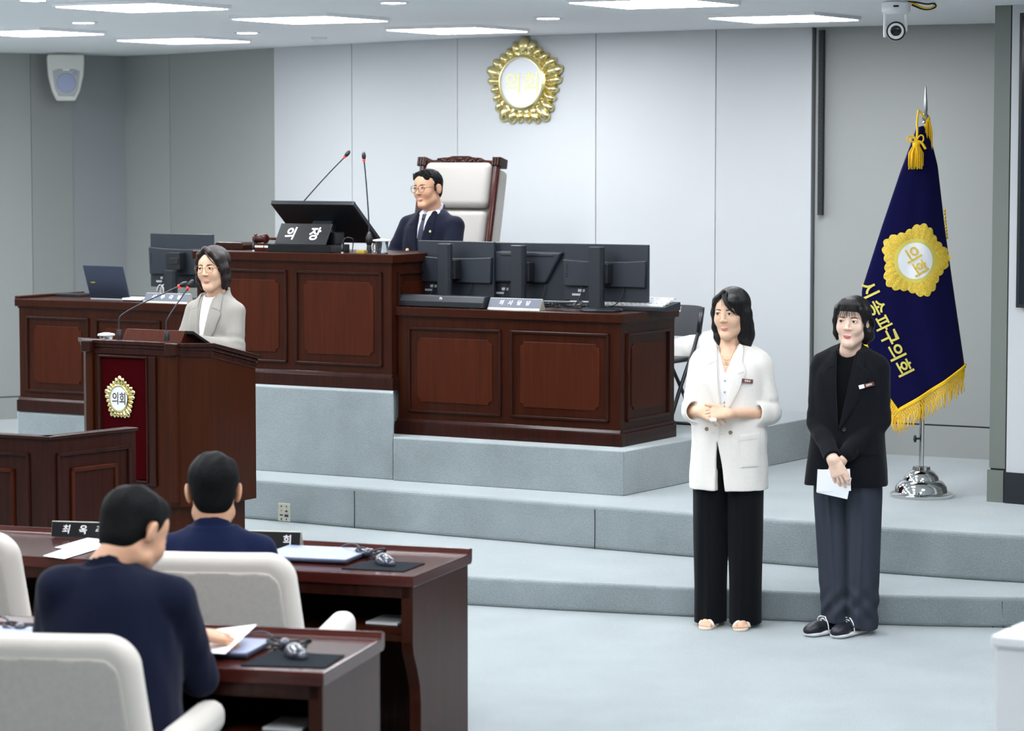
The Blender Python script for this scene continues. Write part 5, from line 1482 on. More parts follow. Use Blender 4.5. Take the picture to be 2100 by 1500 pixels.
def chairman():
    global vdeep_
    vdeep_ = .26
    yaw = -36; P0 = (-.500, 17.28, .90)
    root = thing('person', 'man with round glasses in navy suit and tie, seated before the tall cream chair', 'person', P0, R(yaw))
    ho = (-.004, -.030, 1.176); HR = rot(-4, 2, -3)
    SL, EL, WL = (.178, .0, .942), Vector((.245, -.105, .735)), Vector((-.020, -.220, .735))
    SR, ER, WR = (-.178, .0, .942), Vector((-.240, -.090, .735)), Vector((.030, -.235, .715))
    hs = [lambda: hand_vox(WL, .13, WL, (-.85, .35, .15), (-.2, -1, .3), (0, 0, 1), [(.3, .5, .3)]*4, h=.0035), lambda: hand_vox(WR, .13, WR, (.8, .4, .05), (.2, -1, .2), (0, 0, 1), [(.3, .5, .3)]*4, h=.0035)]
    r = suited(root, 'navy', 'skin_warm', 'lips_man', 'spiky', 'hair_man', ho, HR, {'w': 1.04, 'jaw': 1.12, 'eye': .0042, 'gaze': -.003, 'smile': -.002, 'neck': .056, 'brow': .0052, 'collar': 1}, (0, 0, .50), rot(0, 0, 0), SL, EL, WL, SR, ER, WR, top=.535, rx=.195, ry=.130, shirt='shirt_blue', hands=hs, vx=-.006, amp=.0024)
    w_ = r['whole']; z = 1.035
    g = G()
    patch(g, [(.050, z-.03), (.040, z-.09), (.022, z-.17), (.0, z-.27)], [(.088, z-.085), (.104, z-.105), (.082, z-.18), (.006, z-.28)], w_, .006, 28, 8, .002)
    patch(g, [(.057, z+.004), (.055, z-.008), (.050, z-.035), (.046, z-.075)], [(.076, z-.004), (.084, z-.024), (.090, z-.050), (.096, z-.088)], w_, .006, 18, 7, .006)
    patch(g, [(-.048, z-.03), (-.040, z-.09), (-.026, z-.17), (-.010, z-.27)], [(-.090, z-.085), (-.106, z-.105), (-.086, z-.18), (-.014, z-.28)], w_, .005, 28, 8, .0015)
    patch(g, [(-.055, z+.004), (-.053, z-.008), (-.050, z-.035), (-.046, z-.075)], [(-.072, z-.004), (-.084, z-.024), (-.092, z-.050), (-.098, z-.088)], w_, .005, 18, 7, .005)
    g.obj('lapel', 'navy', root, True, angle=60)
    # collar points, tie, pin
    g = G(); st = r['st']
    for sx in (-1, 1): patch(g, [(sx*.004, z-.020), (sx*.022, z-.002), (sx*.038, z+.004)], [(sx*.026, z-.054), (sx*.040, z-.040), (sx*.046, z-.014)], st, .0025, 12, 6, .001)
    g.obj('collar', 'shirt', root, True, angle=50)
    g = G(); patch(g, [(-.016, z-.018), (.016, z-.018)], [(-.010, z-.052), (.010, z-.052)], st, .010, 8, 8, .002); patch(g, [(-.012, z-.050), (-.026, z-.20), (-.030, z-.27)], [(.012, z-.050), (.024, z-.20), (.028, z-.27)], st, .0045, 16, 6, .001)
    g.obj('tie', 'tie', root, True, angle=50)
    X = on_surf(w_, .078, z-.125); g = G()
    for i in range(5):
        a = math.pi/2 + i*2*math.pi/5; g.ball((.005*math.cos(a), -.008, .005*math.sin(a)), .0042, 8, X)
    g.obj('lapel_pin', 'gold', root, True)
    glasses(root, r['hX'], 'dark_frame', {'r': .0235, 'rz': .0215, 'e': 2.1, 'cz': -.001, 't': .0018})
def man_right():
    global vdeep_
    vdeep_ = .26
    P0 = (-1.065, 9.80, 0)
    root = thing('person', 'dark haired man in a navy suit, from behind, nearest to the lectern', 'person', P0, R(180))
    ho = (-.002, -.030, 1.098); HR = rot(6, 8, 0)
    SL, EL, WL = (.166, -.005, .880), Vector((.225, -.09, .70)), Vector((.10, -.36, .775))
    SR, ER, WR = (-.166, -.005, .880), Vector((-.225, -.09, .70)), Vector((-.10, -.36, .775))
    hs = [lambda: hand_vox(WL, .13, WL, (-.5, -.8, .0), (0, 0, 1), (-.8, .4, 0), [(.15, .2, .2)]*4, h=.0035), lambda: hand_vox(WR, .13, WR, (.5, -.8, 0), (0, 0, 1), (.8, .4, 0), [(.15, .2, .2)]*4, h=.0035)]
    suited(root, 'navy2', 'skin_warm', 'lips_man', 'short', 'hair_man', ho, HR, {'s': 1.14, 'w': 1.03, 'jaw': 1.1, 'neck': .052, 'collar': 1}, (0, .01, .48), rot(0, 4, 0), SL, EL, WL, SR, ER, WR, top=.490, rx=.185, ry=.125, shirt='shirt_blue', hands=hs)
def man_left():
    global vdeep_
    vdeep_ = .26
    P0 = (-1.154, 8.05, 0)
    root = thing('person', 'man in a navy suit bent over papers, seen from behind at the left front', 'person', P0, R(180))
    ho = (-.030, -.150, 1.172); HR = rot(-38, 30, 6)
    TR = rot(0, 13, 4)
    SL, EL, WL = (.172, -.045, 1.020), Vector((.225, -.13, .78)), Vector((.08, -.42, .800))
    SR, ER, WR = (-.158, -.060, .985), Vector((-.222, -.150, .735)), Vector((-.176, -.370, .825))
    hs = [lambda: hand_vox(WL, .13, WL, (-.5, -.8, .0), (0, 0, 1), (-.8, .4, 0), [(.15, .2, .2)]*4, h=.0035), lambda: hand_vox(WR+Vector((-.05, -.03, 0)), .16, WR + Vector((-.010, -.010, .0)), (-.88, -.45, -.18), (-.15, .25, .95), (.3, -.9, .1), [(.22, .45, .3), (.25, .45, .3), (.3, .5, .3), (.35, .5, .3)], h=.0028, spread=(.1, 0, -.06, -.14), size=1.05)]
    suited(root, 'navy3', 'skin_warm', 'lips_man', 'short', 'hair_man', ho, HR, {'s': 1.13, 'w': 1.04, 'jaw': 1.1, 'neck': .054, 'low': 1}, (.0, .03, .50), TR, SL, EL, WL, SR, ER, WR, top=.590, rx=.205, ry=.140, shirt='shirt_blue', hands=hs, shl=.006, amp=.003)
speaker(); chairman(); man_right(); man_left()
# ---------------------------------------------------------------- things on the raised desks
def nameplate(label, P, rz, w, h, text, face='plate_face', edge='plate_edge', dep=.05, lh=.026, sp=1.6, slant=.030, group='desk nameplates', up=.2, foot=.010, shear=.15, off=.012, width=None, dx=0):
    t = thing('nameplate', label, 'nameplate', P, rz, group)
    g = G(); g.prism([(0, 0), (dep, 0), (slant+.006, h), (slant, h)], -w/2, w/2, 'x'); g.obj('stand', edge, t, bevel=.001)
    L = math.hypot(slant, h); a = math.atan2(slant, h)
    X = Matrix.Rotation(-a, 4, 'X')
    g = G(); g.box((-w/2+.002, -.0025, foot), (w/2-.002, .0005, L-.003), X); g.obj('face', face, t)
    letters('lettering', text, X @ T(dx, -.003, (L+foot)/2), 'letter_white', t, height=lh, width=width, depth=.0015, offset=off, spacing=sp, shear=shear)
    return t
def at(P0, px, y, dz, z=None):
    """a point on a desk top: picture column, depth behind the front edge, height above the desk's origin"""
    zz = P0.z + dz
    return P0 + E1*px_on(px, P0+E2*y, E1, zz) + E2*y + Vector((0, 0, dz))
def monitor(label, P, rz, w, h, zc, kind=0, group=None, base=1, tilt=0):
    """seen from behind: P on the desk, screen on the far side (+y)"""
    t = thing('monitor', label, 'monitor', P, rz, group)
    X = T(0, .12, zc) @ Matrix.Rotation(R(tilt), 4, 'X')
    v = Vox((-w/2-.02, -.06, -h/2-.02), (w/2+.02, .03, h/2+.02), .004)
    g = G(); g.box((-w/2, 0, -h/2), (w/2, .022, h/2), X)
    c = g.obj('casing', 'monitor', t, bevel=.004)
    g = G()
    if kind == 0:
        g.prism([(-w/2+.012, -h/2+.085), (w/2-.012, -h/2+.085), (w/2-.004, h/2-.090), (w*.25, h/2-.098), (0, h/2-.101), (-w*.25, h/2-.098), (-w/2+.004, h/2-.090)], -.026, .002, 'y', X)
        g.obj('rear_housing', 'monitor', t, bevel=.006, bseg=3)
    else:
        g.prism([(-w/2+.06, -h/2+.10), (w/2-.14, -h/2+.10), (w/2-.03, h/2-.05), (-w/2+.03, h/2-.05)], -.030, .002, 'y', X); g.obj('rear_housing', 'monitor', t, bevel=.012, bseg=3)
        g = G(); g.box((-w*.32, -.034, h/2-.078), (w*.34, -.029, h/2-.066), X); g.obj('vent', 'black', t, bevel=.002)
    g = G(); g.box((-w/2+.008, .0225, -h/2+.012), (w/2-.008, .024, h/2-.008), X); g.obj('screen', 'screen', t)
    if base:
        g = G(); g.prism([(-.042, -.014), (.030, -.014), (.042, .004), (.042, .030), (-.042, .030)], 0.012, zc+h/2-.012, 'z'); g.obj('column', 'monitor2', t, bevel=.004)
        g = G(); g.lathe([(.125, 0), (.130, .006), (.118, .016), (.05, .020), (0, .020)], (.02, .03, 0), 32, sy=.9); g.obj('base', 'monitor2', t, True, angle=40)
        g = G(); g.box((-.055, .026, zc-.055), (.060, .090, zc+.055)); g.box((-.02, .02, zc-.02), (.05, .10, zc+.02)); m_ = g.obj('mount_plate', 'black', t, bevel=.002)
        g = G()
        for x, z in ((.055, .048), (.055, -.048)): g.ball((x, .088, zc+z), .003, 8); 
        g.obj('screw', 'steel', m_)
    g = G(); g.box((-w*.40, -.005, -h/2+.030), (-w*.40+.055, .0, -h/2+.042), X)
    s = g.obj('sticker', 'silver', t); g = G(); g.box((-w*.33, -.005, -h/2+.052), (-w*.33+.045, .0, -h/2+.068), X); g.obj('sticker', 'silver', t)
    if base and kind == 0:
        g = G()
        for i in range(5): g.cyl(X @ Vector((-w/2+.030, -.027, -.005+i*.017-.02)), X @ Vector((-w/2+.030, -.031, -.005+i*.017-.02)), .0035, n=8)
        g.obj('buttons', 'black', t)['kind'] = 'stuff'
    g = G(); a = X @ Vector((w*.22, -.010, -h/2+.088))
    g.tube([a, a+Vector((0, -.004, -.03)), a+Vector((-.01, -.01, -.075)), a+Vector((-.06, -.02, -.115)), Vector((.06, .03, .03)), Vector((.0, .05, .008))], .0035, 6, sm=2); g.obj('cable', 'black', t, True)
    g = G(); a = X @ Vector((-w*.27, -.010, -h/2+.088))
    g.tube([a, a+Vector((0, -.004, -.03)), a+Vector((-.012, -.01, -.07)), Vector((a.x-.02, .04, .02)), Vector((a.x+.02, .02, .004))], .0035, 6, sm=2); g.obj('cable', 'black', t, True)
    return t
Zm = .753
mon_z = lambda y: None
monitor('monitor seen from behind at the right end of the lower desk, buttons down its back', at(MD, 1222, .145, Zm), SA-R(0), .545, .330, .215, 0, 'monitors on the lower desk')
monitor('middle monitor of the three seen from behind, long vent slot near its top', at(MD, 1062, .205, Zm), SA-R(1), .545, .335, .210, 1, 'monitors on the lower desk')
monitor('leftmost of the three monitors seen from behind, above the black soundbar', at(MD, 911, .175, Zm), SA-R(3), .545, .330, .215, 0, 'monitors on the lower desk')
# soundbar
P = at(MD, 909, .033, Zm)
t = thing('soundbar', 'long black soundbar lying on the front edge of the lower desk', 'speaker', P, SA - R(2))
g = G(); g.prism([(-.030, .004), (.055, .004), (.055, .058), (.030, .072), (-.012, .070), (-.030, .036)], -.295, .295, 'x'); g.obj('casing', 'monitor2', t, bevel=.005, bseg=3)
g = G(); g.box((-.28, -.031, .008), (.28, -.028, .034)); g.obj('grille', 'black', t)
for x in (-.24, .24):
    g = G(); g.box((x-.02, -.02, 0), (x+.02, .04, .006)); g.obj('foot', 'black', t)
g = G(); g.cyl((0, -.024, .054), (0, -.0275, .052), .009, n=20); g.obj('badge', 'white', t)
letters('lettering', 'hp', T(0, -.0282, .052), 'black', t, height=.008, depth=.0006)
nameplate('slate nameplate with four white letters on the lower desk, right of the soundbar', at(MD, 1052, .012, Zm), SA, .345, .066, '의 사 담 당', lh=.030, width=.205, slant=.040, dep=.075, foot=.016)
# keyboards, mouse and cable tangle
P = at(MD, 1306, .42, Zm)
t = thing('keyboard', 'large white keyed keyboard on a dark base at the right end of the lower desk', 'keyboard', at(MD, 1305, .38, Zm), SA)
g = G(); g.prism([(-.10, 0), (.10, 0), (.10, .048), (-.10, .026)], -.235, .235, 'x'); g.obj('casing', 'monitor2', t, bevel=.004)
g = G()
for i in range(14):
    for j in range(4): g.box((-.215+i*.031, -.085+j*.045, .028+j*.0105), (-.215+i*.031+.025, -.085+j*.045+.034, .040+j*.0105))
k = g.obj('keys', 'white', t); k['kind'] = 'stuff'
t = thing('keyboard', 'flat black keyboard behind the slate nameplate among the cables', 'keyboard', at(MD, 1150, .46, Zm), SA)
g = G(); g.box((-.20, -.07, 0), (.20, .07, .022)); g.obj('casing', 'black', t, bevel=.004)
g = G()
for i in range(13):
    for j in range(4): g.box((-.19+i*.029, -.06+j*.031, .020), (-.19+i*.029+.024, -.06+j*.031+.024, .028))
k = g.obj('keys', 'monitor', t); k['kind'] = 'stuff'
def mouse(label, P, rz, m='black', s=1):
    t = thing('mouse', label, 'mouse', P, rz)
    v = Vox((-.05, -.07, -.01), (.05, .07, .06), .0025)
    v.ell((0, 0, .006), (.032, .056, .030), .001); v.ell((0, .018, .012), (.028, .036, .030), .01); v.cut((0, 0, -1), 0)
    a, b = v.mesh(); mkobj('shell', a, b, m, t, True)
    g = G(); g.cyl((-.003, -.030, .030), (.003, -.030, .030), .008, n=14); g.obj('wheel', 'silver', t, True, angle=40)
    return t
mouse('black mouse behind the cables on the lower desk', at(MD, 1186, .40, Zm), SA)
rg = random.Random(4)
for q in range(6):
    a = rg.uniform(0, .12); g = G()
    P = [at(MD, x, rg.uniform(.10, .30), Zm+.008+rg.uniform(0, .03)) for x in sorted(rg.uniform(1108, 1208) for _ in range(5))]
    o = P[0].copy(); g.tube([p - o for p in P], .0032, 6, sm=3)
    r = g.obj('cable', 'black', None, True); r.location = o
    tag(r, 'loose black cable in the tangle right of the four letter nameplate, lower desk', 'cable', 'loose cables on the lower desk')

# chairman's desk: nameplate box, tilted monitor, microphones, gavel, mug
Zc = .80
P = at(CD, 621, .07, Zc)
t = thing('nameplate', 'large black nameplate with two white brush letters on the tallest desk', 'nameplate', P, SA)
g = G(); g.box((-.225, -.045, 0), (.225, .17, .046)); g.obj('base', 'black_gloss', t, bevel=.003)
X = T(0, -.030, .046) @ Matrix.Rotation(R(-32), 4, 'X')
g = G(); g.box((-.185, -.004, 0), (.185, .006, .145), X); g.obj('face', 'plate_black', t, bevel=.002)
g = G(); g.box((-.17, .05, .046), (.20, .15, .12)); g.obj('rear_box', 'plate_black', t, bevel=.003)
letters('lettering', '의', X @ T(-.090, -.0045, .075), 'letter_white', t, height=.086, width=.070, depth=.003, offset=.016, shear=.12)
letters('lettering', '장', X @ T(.085, -.0045, .075), 'letter_white', t, height=.088, width=.078, depth=.003, offset=.016, shear=.12)
P = at(CD, 665, .30, Zc)
t = thing('monitor', 'wide black monitor tilted far back behind the large black nameplate', 'monitor', P, SA)
X = T(0, .02, .170) @ Matrix.Rotation(R(52), 4, 'X')
g = G(); g.box((-.30, -.006, -.195), (.30, .016, .195), X); g.obj('casing', 'black', t, bevel=.003)
g = G(); g.box((-.302, .012, .178), (.302, .020, .197), X); g.box((.290, -.008, -.195), (.302, .018, .197), X); g.obj('bezel', 'monitor', t, bevel=.002)
g = G(); g.box((-.29, .016, -.185), (.29, .018, .178), X); g.obj('screen', 'screen', t)
g = G(); g.box((-.075, -.045, -.03), (.065, -.005, .03), X); g.obj('mount', 'monitor', t, bevel=.004)
g = G(); g.prism([(-.02, 0), (.12, 0), (.10, .02), (.05, .13), (.0, .16)], -.06, .06, 'x'); g.obj('stand', 'black', t, bevel=.003)
pb = at(CD, 757, .22, Zc)
t = mic('tall black gooseneck microphone standing nearly upright left of the seated chairman', pb, [pb+Vector((0, 0, .04)), PY(757, 483, pb.y), PY(756, 440, pb.y), PY(749, 350, pb.y), PY(746.5, 330, pb.y)], (-.04, 0, 1), .0042, 'microphones on the tallest desk')
g = G(); g.lathe([(.014, .045), (.020, .060), (.022, .085), (.016, .105), (.008, .125)], n=14); g.obj('grip', 'black', t, True)
pb = at(CD, 585, .46, Zc)
mic('tall black gooseneck microphone rising behind the tilted black monitor', pb, [pb+Vector((0, 0, .04)), PY(590, 450, pb.y), PY(622, 414, pb.y), PY(665, 365, pb.y), PY(706, 323, pb.y)], (.65, 0, .76), .0042, 'microphones on the tallest desk')
P = at(CD, 535, .10, Zc)
t = thing('gavel', 'brown wooden gavel resting on its block on the tallest desk', 'gavel', P, SA)
g = G(); g.X = T(0, 0, .075) @ Matrix.Rotation(R(90), 4, 'Y'); g.lathe([(0, -.048), (.022, -.048), (.028, -.042), (.028, -.030), (.022, -.026), (.024, 0), (.022, .026), (.028, .030), (.028, .042), (.022, .048), (0, .048)], n=22); g.X = None; g.obj('head', 'wood_gloss', t, True, angle=40)
g = G(); g.tube([(0, .0, .075), (.05, .04, .075), (.11, .09, .072)], .008, 8); g.obj('handle', 'wood_panel', t, True)
g = G(); g.box((-.04, -.03, .0), (.10, .06, .022)); g.obj('block', 'wood_panel', t, bevel=.003)
g = G(); g.box((-.04, -.031, .022), (.10, .06, .034)); g.obj('block_top', 'white', t, bevel=.002)
g = G(); g.box((-.035, -.028, .034), (.095, .055, .046)); g.obj('block_pad', 'wood_panel', t, bevel=.002)
for px, l in ((520, 'short black plug cable arched beside the gavel on the tallest desk'), (702, 'short black plug cable beside the large black nameplate')):
    P = at(CD, px, .02, Zc); t = thing('cable', l, 'cable', P, SA)
    g = G(); g.cyl((0, 0, 0), (0, 0, .010), .007, n=12); g.obj('plug', 'silver', t, True, angle=40)
    g = G(); g.lathe([(.0075, .010), (.0078, .030), (.004, .055)], n=12); g.tube([(0, 0, .05), (.012, 0, .085), (.04, 0, .098), (.07, .02, .085), (.055, .03, .04), (.045, .04, .01)], .0028, 6, sm=3); g.obj('cord', 'black', t, True)
P = at(CD, 489, .30, Zc)
t = thing('tray', 'low brown lidded tray at the left end of the tallest desk', 'tray', P, SA)
g = G(); g.prism([(-.105, 0), (.105, 0), (.112, .03), (.095, .045), (-.095, .045), (-.112, .03)], -.10, .10, 'y'); g.obj('lid', 'wood_dark', t, bevel=.006, bseg=3)
P = at(CD, 783, .10, Zc)
t = thing('mug', 'clear glass mug with a frilled lid on the tallest desk', 'mug', P, SA)
g = G(); g.lathe([(0, 0), (.036, 0), (.038, .004), (.039, .072), (.036, .072), (.035, .008), (0, .008)], n=28); g.obj('cup', 'glass', t, True, angle=40)
g = G(); g.tube([(-.036, 0, .060), (-.058, 0, .058), (-.064, 0, .036), (-.054, 0, .014), (-.037, 0, .012)], .005, 8, sm=2); g.obj('handle', 'glass', t, True)
g = G()
for i in range(18):
    a = i*2*math.pi/18; g.ball((.044*math.cos(a), .044*math.sin(a), .078), (.010, .010, .006), 8)
g.lathe([(0, .074), (.044, .076), (.040, .084), (0, .090)], n=24); g.obj('lid', 'white', t, True)
t = thing('box', 'small flat yellow box behind the upright microphone on the tallest desk', 'box', at(CD, 742, .12, Zc), SA)
g = G(); g.box((-.028, -.02, 0), (.028, .02, .018)); g.obj('carton', 'tissue', t, bevel=.002)

# left desk: laptop, monitor, nameplate
Zl = .755; LF = LD + Vector((0, 0, 0))
P = at(LF, 226, .13, Zl)
t = thing('laptop', 'open dark navy laptop seen from behind on the left desk', 'laptop', P, SA)
g = G(); g.box((-.165, 0, 0), (.165, .24, .014)); g.obj('base', 'silver', t, bevel=.003)
X = T(0, .005, .012) @ Matrix.Rotation(R(20), 4, 'X')
g = G(); g.box((-.165, -.006, 0), (.165, .002, .232), X); l_ = g.obj('lid', 'laptop', t, bevel=.003)
g = G(); g.box((-.157, .002, .008), (.157, .003, .224), X); g.obj('screen', 'screen', t)
g = G(); g.box((-.128, -.0072, .110), (-.092, -.006, .117), X); g.obj('sticker', 'tissue', l_)
m_ = monitor('single large monitor seen from behind on the left desk', at(LF, 349, .30, Zl), SA - R(2), .525, .355, .258, 0, None, 1)
for ch in list(m_.children):
    if ch.name.startswith('column'):
        me = ch.data
        for v in me.vertices: v.co.z = min(v.co.z, .20)
P = at(LF, 338, .015, Zl)
nameplate('slate nameplate with four white letters on the left desk, right of the laptop', P, SA, .355, .062, '사 무 국 장', lh=.030, width=.235, slant=.040, dep=.075, foot=.014)
t = thing('paper_pad', 'white folded paper pad between the laptop and the nameplate on the left desk', 'paper pad', at(LF, 280, .10, Zl), SA)
g = G(); g.box((-.075, -.05, 0), (.075, .05, .010)); g.obj('back', 'black', t); g = G(); g.box((-.078, -.052, .010), (.078, .05, .022)); g.obj('sheets', 'paper', t)
t = thing('keyboard', 'thin black keyboard at the left end of the left desk', 'keyboard', at(LF, 150, .40, Zl), SA)
g = G(); g.box((-.11, -.06, 0), (.11, .06, .02)); g.obj('casing', 'black', t, bevel=.004)
P = at(LF, 329, .40, Zl)
t = thing('cable', 'coil of white cable under the left desk monitor', 'cable', P, SA)
g = G()
for i in range(3): g.tube([(.02*i + .028*math.cos(a), .01*i, .05+.045*math.sin(a)) for a in [k*math.pi/8 for k in range(16)]], .0035, 6, True)
g.obj('cord', 'white', t, True)

# ---------------------------------------------------------------- chairs
def rbox(v, lo, hi, r, k=.006, op='+', bend=None):
    lo, hi = _a(lo), _a(hi); c, h = (lo+hi)/2, (hi-lo)/2 - r
    def fn(X, Y, Z):
        x, y, z = np.abs(X-c[0])-h[0], (np.abs(Y-c[1]-(bend(X, Z) if bend else 0))-h[1]), np.abs(Z-c[2])-h[2]
        return np.sqrt(np.maximum(x, 0)**2+np.maximum(y, 0)**2+np.maximum(z, 0)**2) + np.minimum(np.maximum(x, np.maximum(y, z)), 0) - r
    return v.put(fn, lo-.05, hi+.05, k, op)
def council_chair():
    t = thing('armchair', 'x', 'armchair', (0, 0, 0), 0)
    v = Vox((-.36, .10, .34), (.36, .42, .98), .006)
    def sdf(X, Y, Z):
        hw = .308 - .055*(Z-.45)/.48
        yb = .27 + .10*(Z-.45) - .30*X*X
        x, y, z = np.abs(X)-hw+.075, np.abs(Y-yb)-.055+.045, np.abs(Z-.66)-.27+.075
        # rounded slab: big radius seen from the back, small in depth
        q = np.sqrt(np.maximum(x, 0)**2+np.maximum(z, 0)**2)+np.minimum(np.maximum(x, z), 0)-.075
        qq = np.maximum(q+.03, 0); yy = np.maximum(y, 0)
        return np.sqrt(qq**2+yy**2)+np.minimum(np.maximum(q+.03, y), 0)-.030-.012
    v.put(sdf, (-.34, .1, .36), (.34, .42, .96), .01)
    a, b = v.mesh(); mkobj('backrest', a, b, 'chair_light', t, True)
    v = Vox((-.36, .10, .34), (.36, .42, .98), .006)
    def sdf2(X, Y, Z):
        hw = .308 - .055*(Z-.45)/.48 - .042
        yb = .27 + .10*(Z-.45) - .30*X*X + .042
        x, y, z = np.abs(X)-hw+.05, np.abs(Y-yb)-.010, np.abs(Z-.65)-.225+.05
        q = np.sqrt(np.maximum(x, 0)**2+np.maximum(z, 0)**2)+np.minimum(np.maximum(x, z), 0)-.05
        return np.maximum(q, y)-.006
    v.put(sdf2, (-.34, .1, .36), (.34, .42, .96), .01)
    a, b = v.mesh(); mkobj('back_panel', a, b, 'chair_fabric', t, True)
    v = Vox((-.32, -.32, .34), (.32, .30, .52), .009); rbox(v, (-.27, -.27, .38), (.27, .26, .485), .04)
    a, b = v.mesh(); mkobj('seat', a, b, 'chair_fabric', t, True)
    for sx in (-1, 1):
        v = Vox((sx*.36-.08, -.30, .36), (sx*.36+.08, .34, .74), .006)
        rbox(v, (sx*.357-.046, -.200, .570), (sx*.357+.046, .27, .668), .040, .01, bend=lambda X, Z: 0)
        rbox(v, (sx*.350-.030, -.185, .40), (sx*.350+.030, .25, .62), .026, .02)
        a, b = v.mesh(); mkobj('armrest', a, b, 'chair_light', t, True)
    g = G(); g.cyl((0, 0, .10), (0, 0, .39), .030); g.obj('column', 'black', t, True, angle=40)
    for i in range(5):
        a = i*2*math.pi/5; c, s_ = math.cos(a), math.sin(a)
        g = G(); g.tube([(0, 0, .11), (.28*c, .28*s_, .075)], [.026, .016], 8); l = g.obj('foot', 'black', t, True)
        g = G(); g.cyl((.29*c-.018*s_, .29*s_+.018*c, .030), (.29*c+.018*s_, .29*s_-.018*c, .030), .030, n=16); g.obj('caster', 'black', l, True, angle=40)
    return t
def tree_copy(o, parent=None):
    c = o.copy(); C.objects.link(c); c.parent = parent
    for ch in list(o.children): tree_copy(ch, c)
    return c
proto = council_chair()
spots = [(-.975, 9.685, 180-6, 'beige armchair in the second row, under the man with neat black hair'), (-1.28, 8.085, 180-8, 'beige armchair at the bottom left, under the man bent over papers'), (-1.985, 10.22, 180-10, 'empty beige armchair cut by the left edge, in the second row')]
for i, (x, y, a, l) in enumerate(spots):
    o = proto if i == 0 else tree_copy(proto)
    o.location = (x, y, 0); o.rotation_euler = (0, 0, R(a)); o['label'] = l; o['group'] = 'beige council armchairs'
def tall_chair():
    t = thing('armchair', 'tall cream armchair with dark carved wooden crest and posts, behind the seated chairman', 'armchair', (-.525, 17.74, .90), SA + R(1))
    rc = lambda z: .20 + .23*(z-.45)
    TT = lambda z: T(0, rc(z), z)
    an = -math.degrees(math.atan(.23))
    v = Vox((-.33, .06, .40), (.33, .55, 1.42), .006)
    v.frame(rot(0, an, 0), (0, .20, .45))
    rbox(v, (-.245, -.055, .60), (.245, .045, .90), .040, .01)
    rbox(v, (-.245, -.045, .04), (.245, .045, .585), .040, .004)
    a, b = v.mesh(); mkobj('back_cushion', a, b, 'tall_fabric', t, True)
    v = Vox((-.36, .06, .40), (.36, .60, 1.42), .007)
    v.frame(rot(0, an, 0), (0, .20, .45)); rbox(v, (-.285, .025, .0), (.285, .135, .87), .025)
    a, b = v.mesh(); mkobj('back_shell', a, b, 'chair_fabric', t, True)
    X = T(0, .20, .45) @ Matrix.Rotation(R(an), 4, 'X')
    for sx in (-1, 1):
        g = G(); g.cyl((sx*.275, -.010, .02), (sx*.275, -.010, .88), .020, .024, 16, X=X); p = g.obj('post', 'wood_gloss', t, True, angle=40)
        g = G(); g.cbox((sx*.280, .012, .905), (.062, .10, .060), X)
        for k in range(3): g.cyl((sx*.280+(k-1)*.018, -.040, .878), (sx*.280+(k-1)*.018, -.040, .932), .009, n=10, X=X)
        g.obj('capital', 'wood_dark', p, bevel=.004)
    cr = [(-.26, .885), (.26, .885), (.25, .915), (.18, .920), (.15, .934), (.09, .938), (.06, .946), (-.06, .946), (-.09, .938), (-.15, .934), (-.18, .920), (-.25, .915)]
    g = G(); g.prism(cr, -.018, .028, 'y', X); c = g.obj('crest_rail', 'wood_dark', t, bevel=.006, bseg=3)
    g = G()
    rg = random.Random(2)
    for i in range(26): g.ball((-.16+.32*i/25, -.021, .910+rg.uniform(-.012, .016)), (rg.uniform(.007, .013), .006, rg.uniform(.006, .011)), 8, X)
    g.obj('carving', 'wood_dark', c, True)['kind'] = 'stuff'
    v = Vox((-.32, -.38, .34), (.32, .28, .54), .010); rbox(v, (-.27, -.33, .38), (.27, .22, .49), .045); a, b = v.mesh(); mkobj('seat', a, b, 'chair_light', t, True)
    for sx in (-1, 1):
        g = G(); g.tube([(sx*.29, .20, .66), (sx*.31, 0, .68), (sx*.31, -.26, .67)], .026, 10, sm=1); a_ = g.obj('armrest', 'wood_dark', t, True)
        g = G(); g.cyl((sx*.31, -.24, .42), (sx*.31, -.24, .66), .02); g.obj('arm_post', 'wood_dark', a_, True, angle=40)
    g = G(); g.cyl((0, 0, .10), (0, 0, .39), .035); g.obj('column', 'black', t, True, angle=40)
    for i in range(5):
        a = i*2*math.pi/5; g = G(); g.tube([(0, 0, .11), (.30*math.cos(a), .30*math.sin(a), .02)], [.03, .02], 8); g.obj('foot', 'wood_dark', t, True)
tall_chair()
# folding chair with a white cushion
t = thing('folding_chair', 'dark folding chair standing behind the right end of the lower desk', 'chair', (.845, 16.75, .64), SA)
t.scale = (1, 1, .94)
for sx in (-1, 1):
    g = G(); g.tube([(sx*.205, .245, .74), (sx*.212, .19, .56), (sx*.214, -.02, .30), (sx*.214, -.21, .012)], .0125, 10, sm=1); g.obj('side_tube', 'black', t, True)
    g = G(); g.tube([(sx*.195, -.14, .43), (sx*.198, .0, .26), (sx*.20, .20, .012)], .0115, 10); g.obj('leg', 'black', t, True)
    g = G(); g.tube([(sx*.214, .247, .755), (sx*.214, .205, .60)], .0165, 12); g.obj('sleeve', 'monitor2', t, True)
for y in (-.205, .195):
    g = G(); g.tube([(-.225, y, .012), (.225, y, .012)], .0105, 8); g.obj('floor_bar', 'black', t, True)
    for x in (-.2, .2):
        g = G(); g.tube([(x-.03, y, .012), (x+.03, y, .012)], .014, 10); g.obj('foot_cap', 'black', t, True)
g = G(); nx = 16; vs = []; zs = [.575, .60, .66, .73, .765, .775]
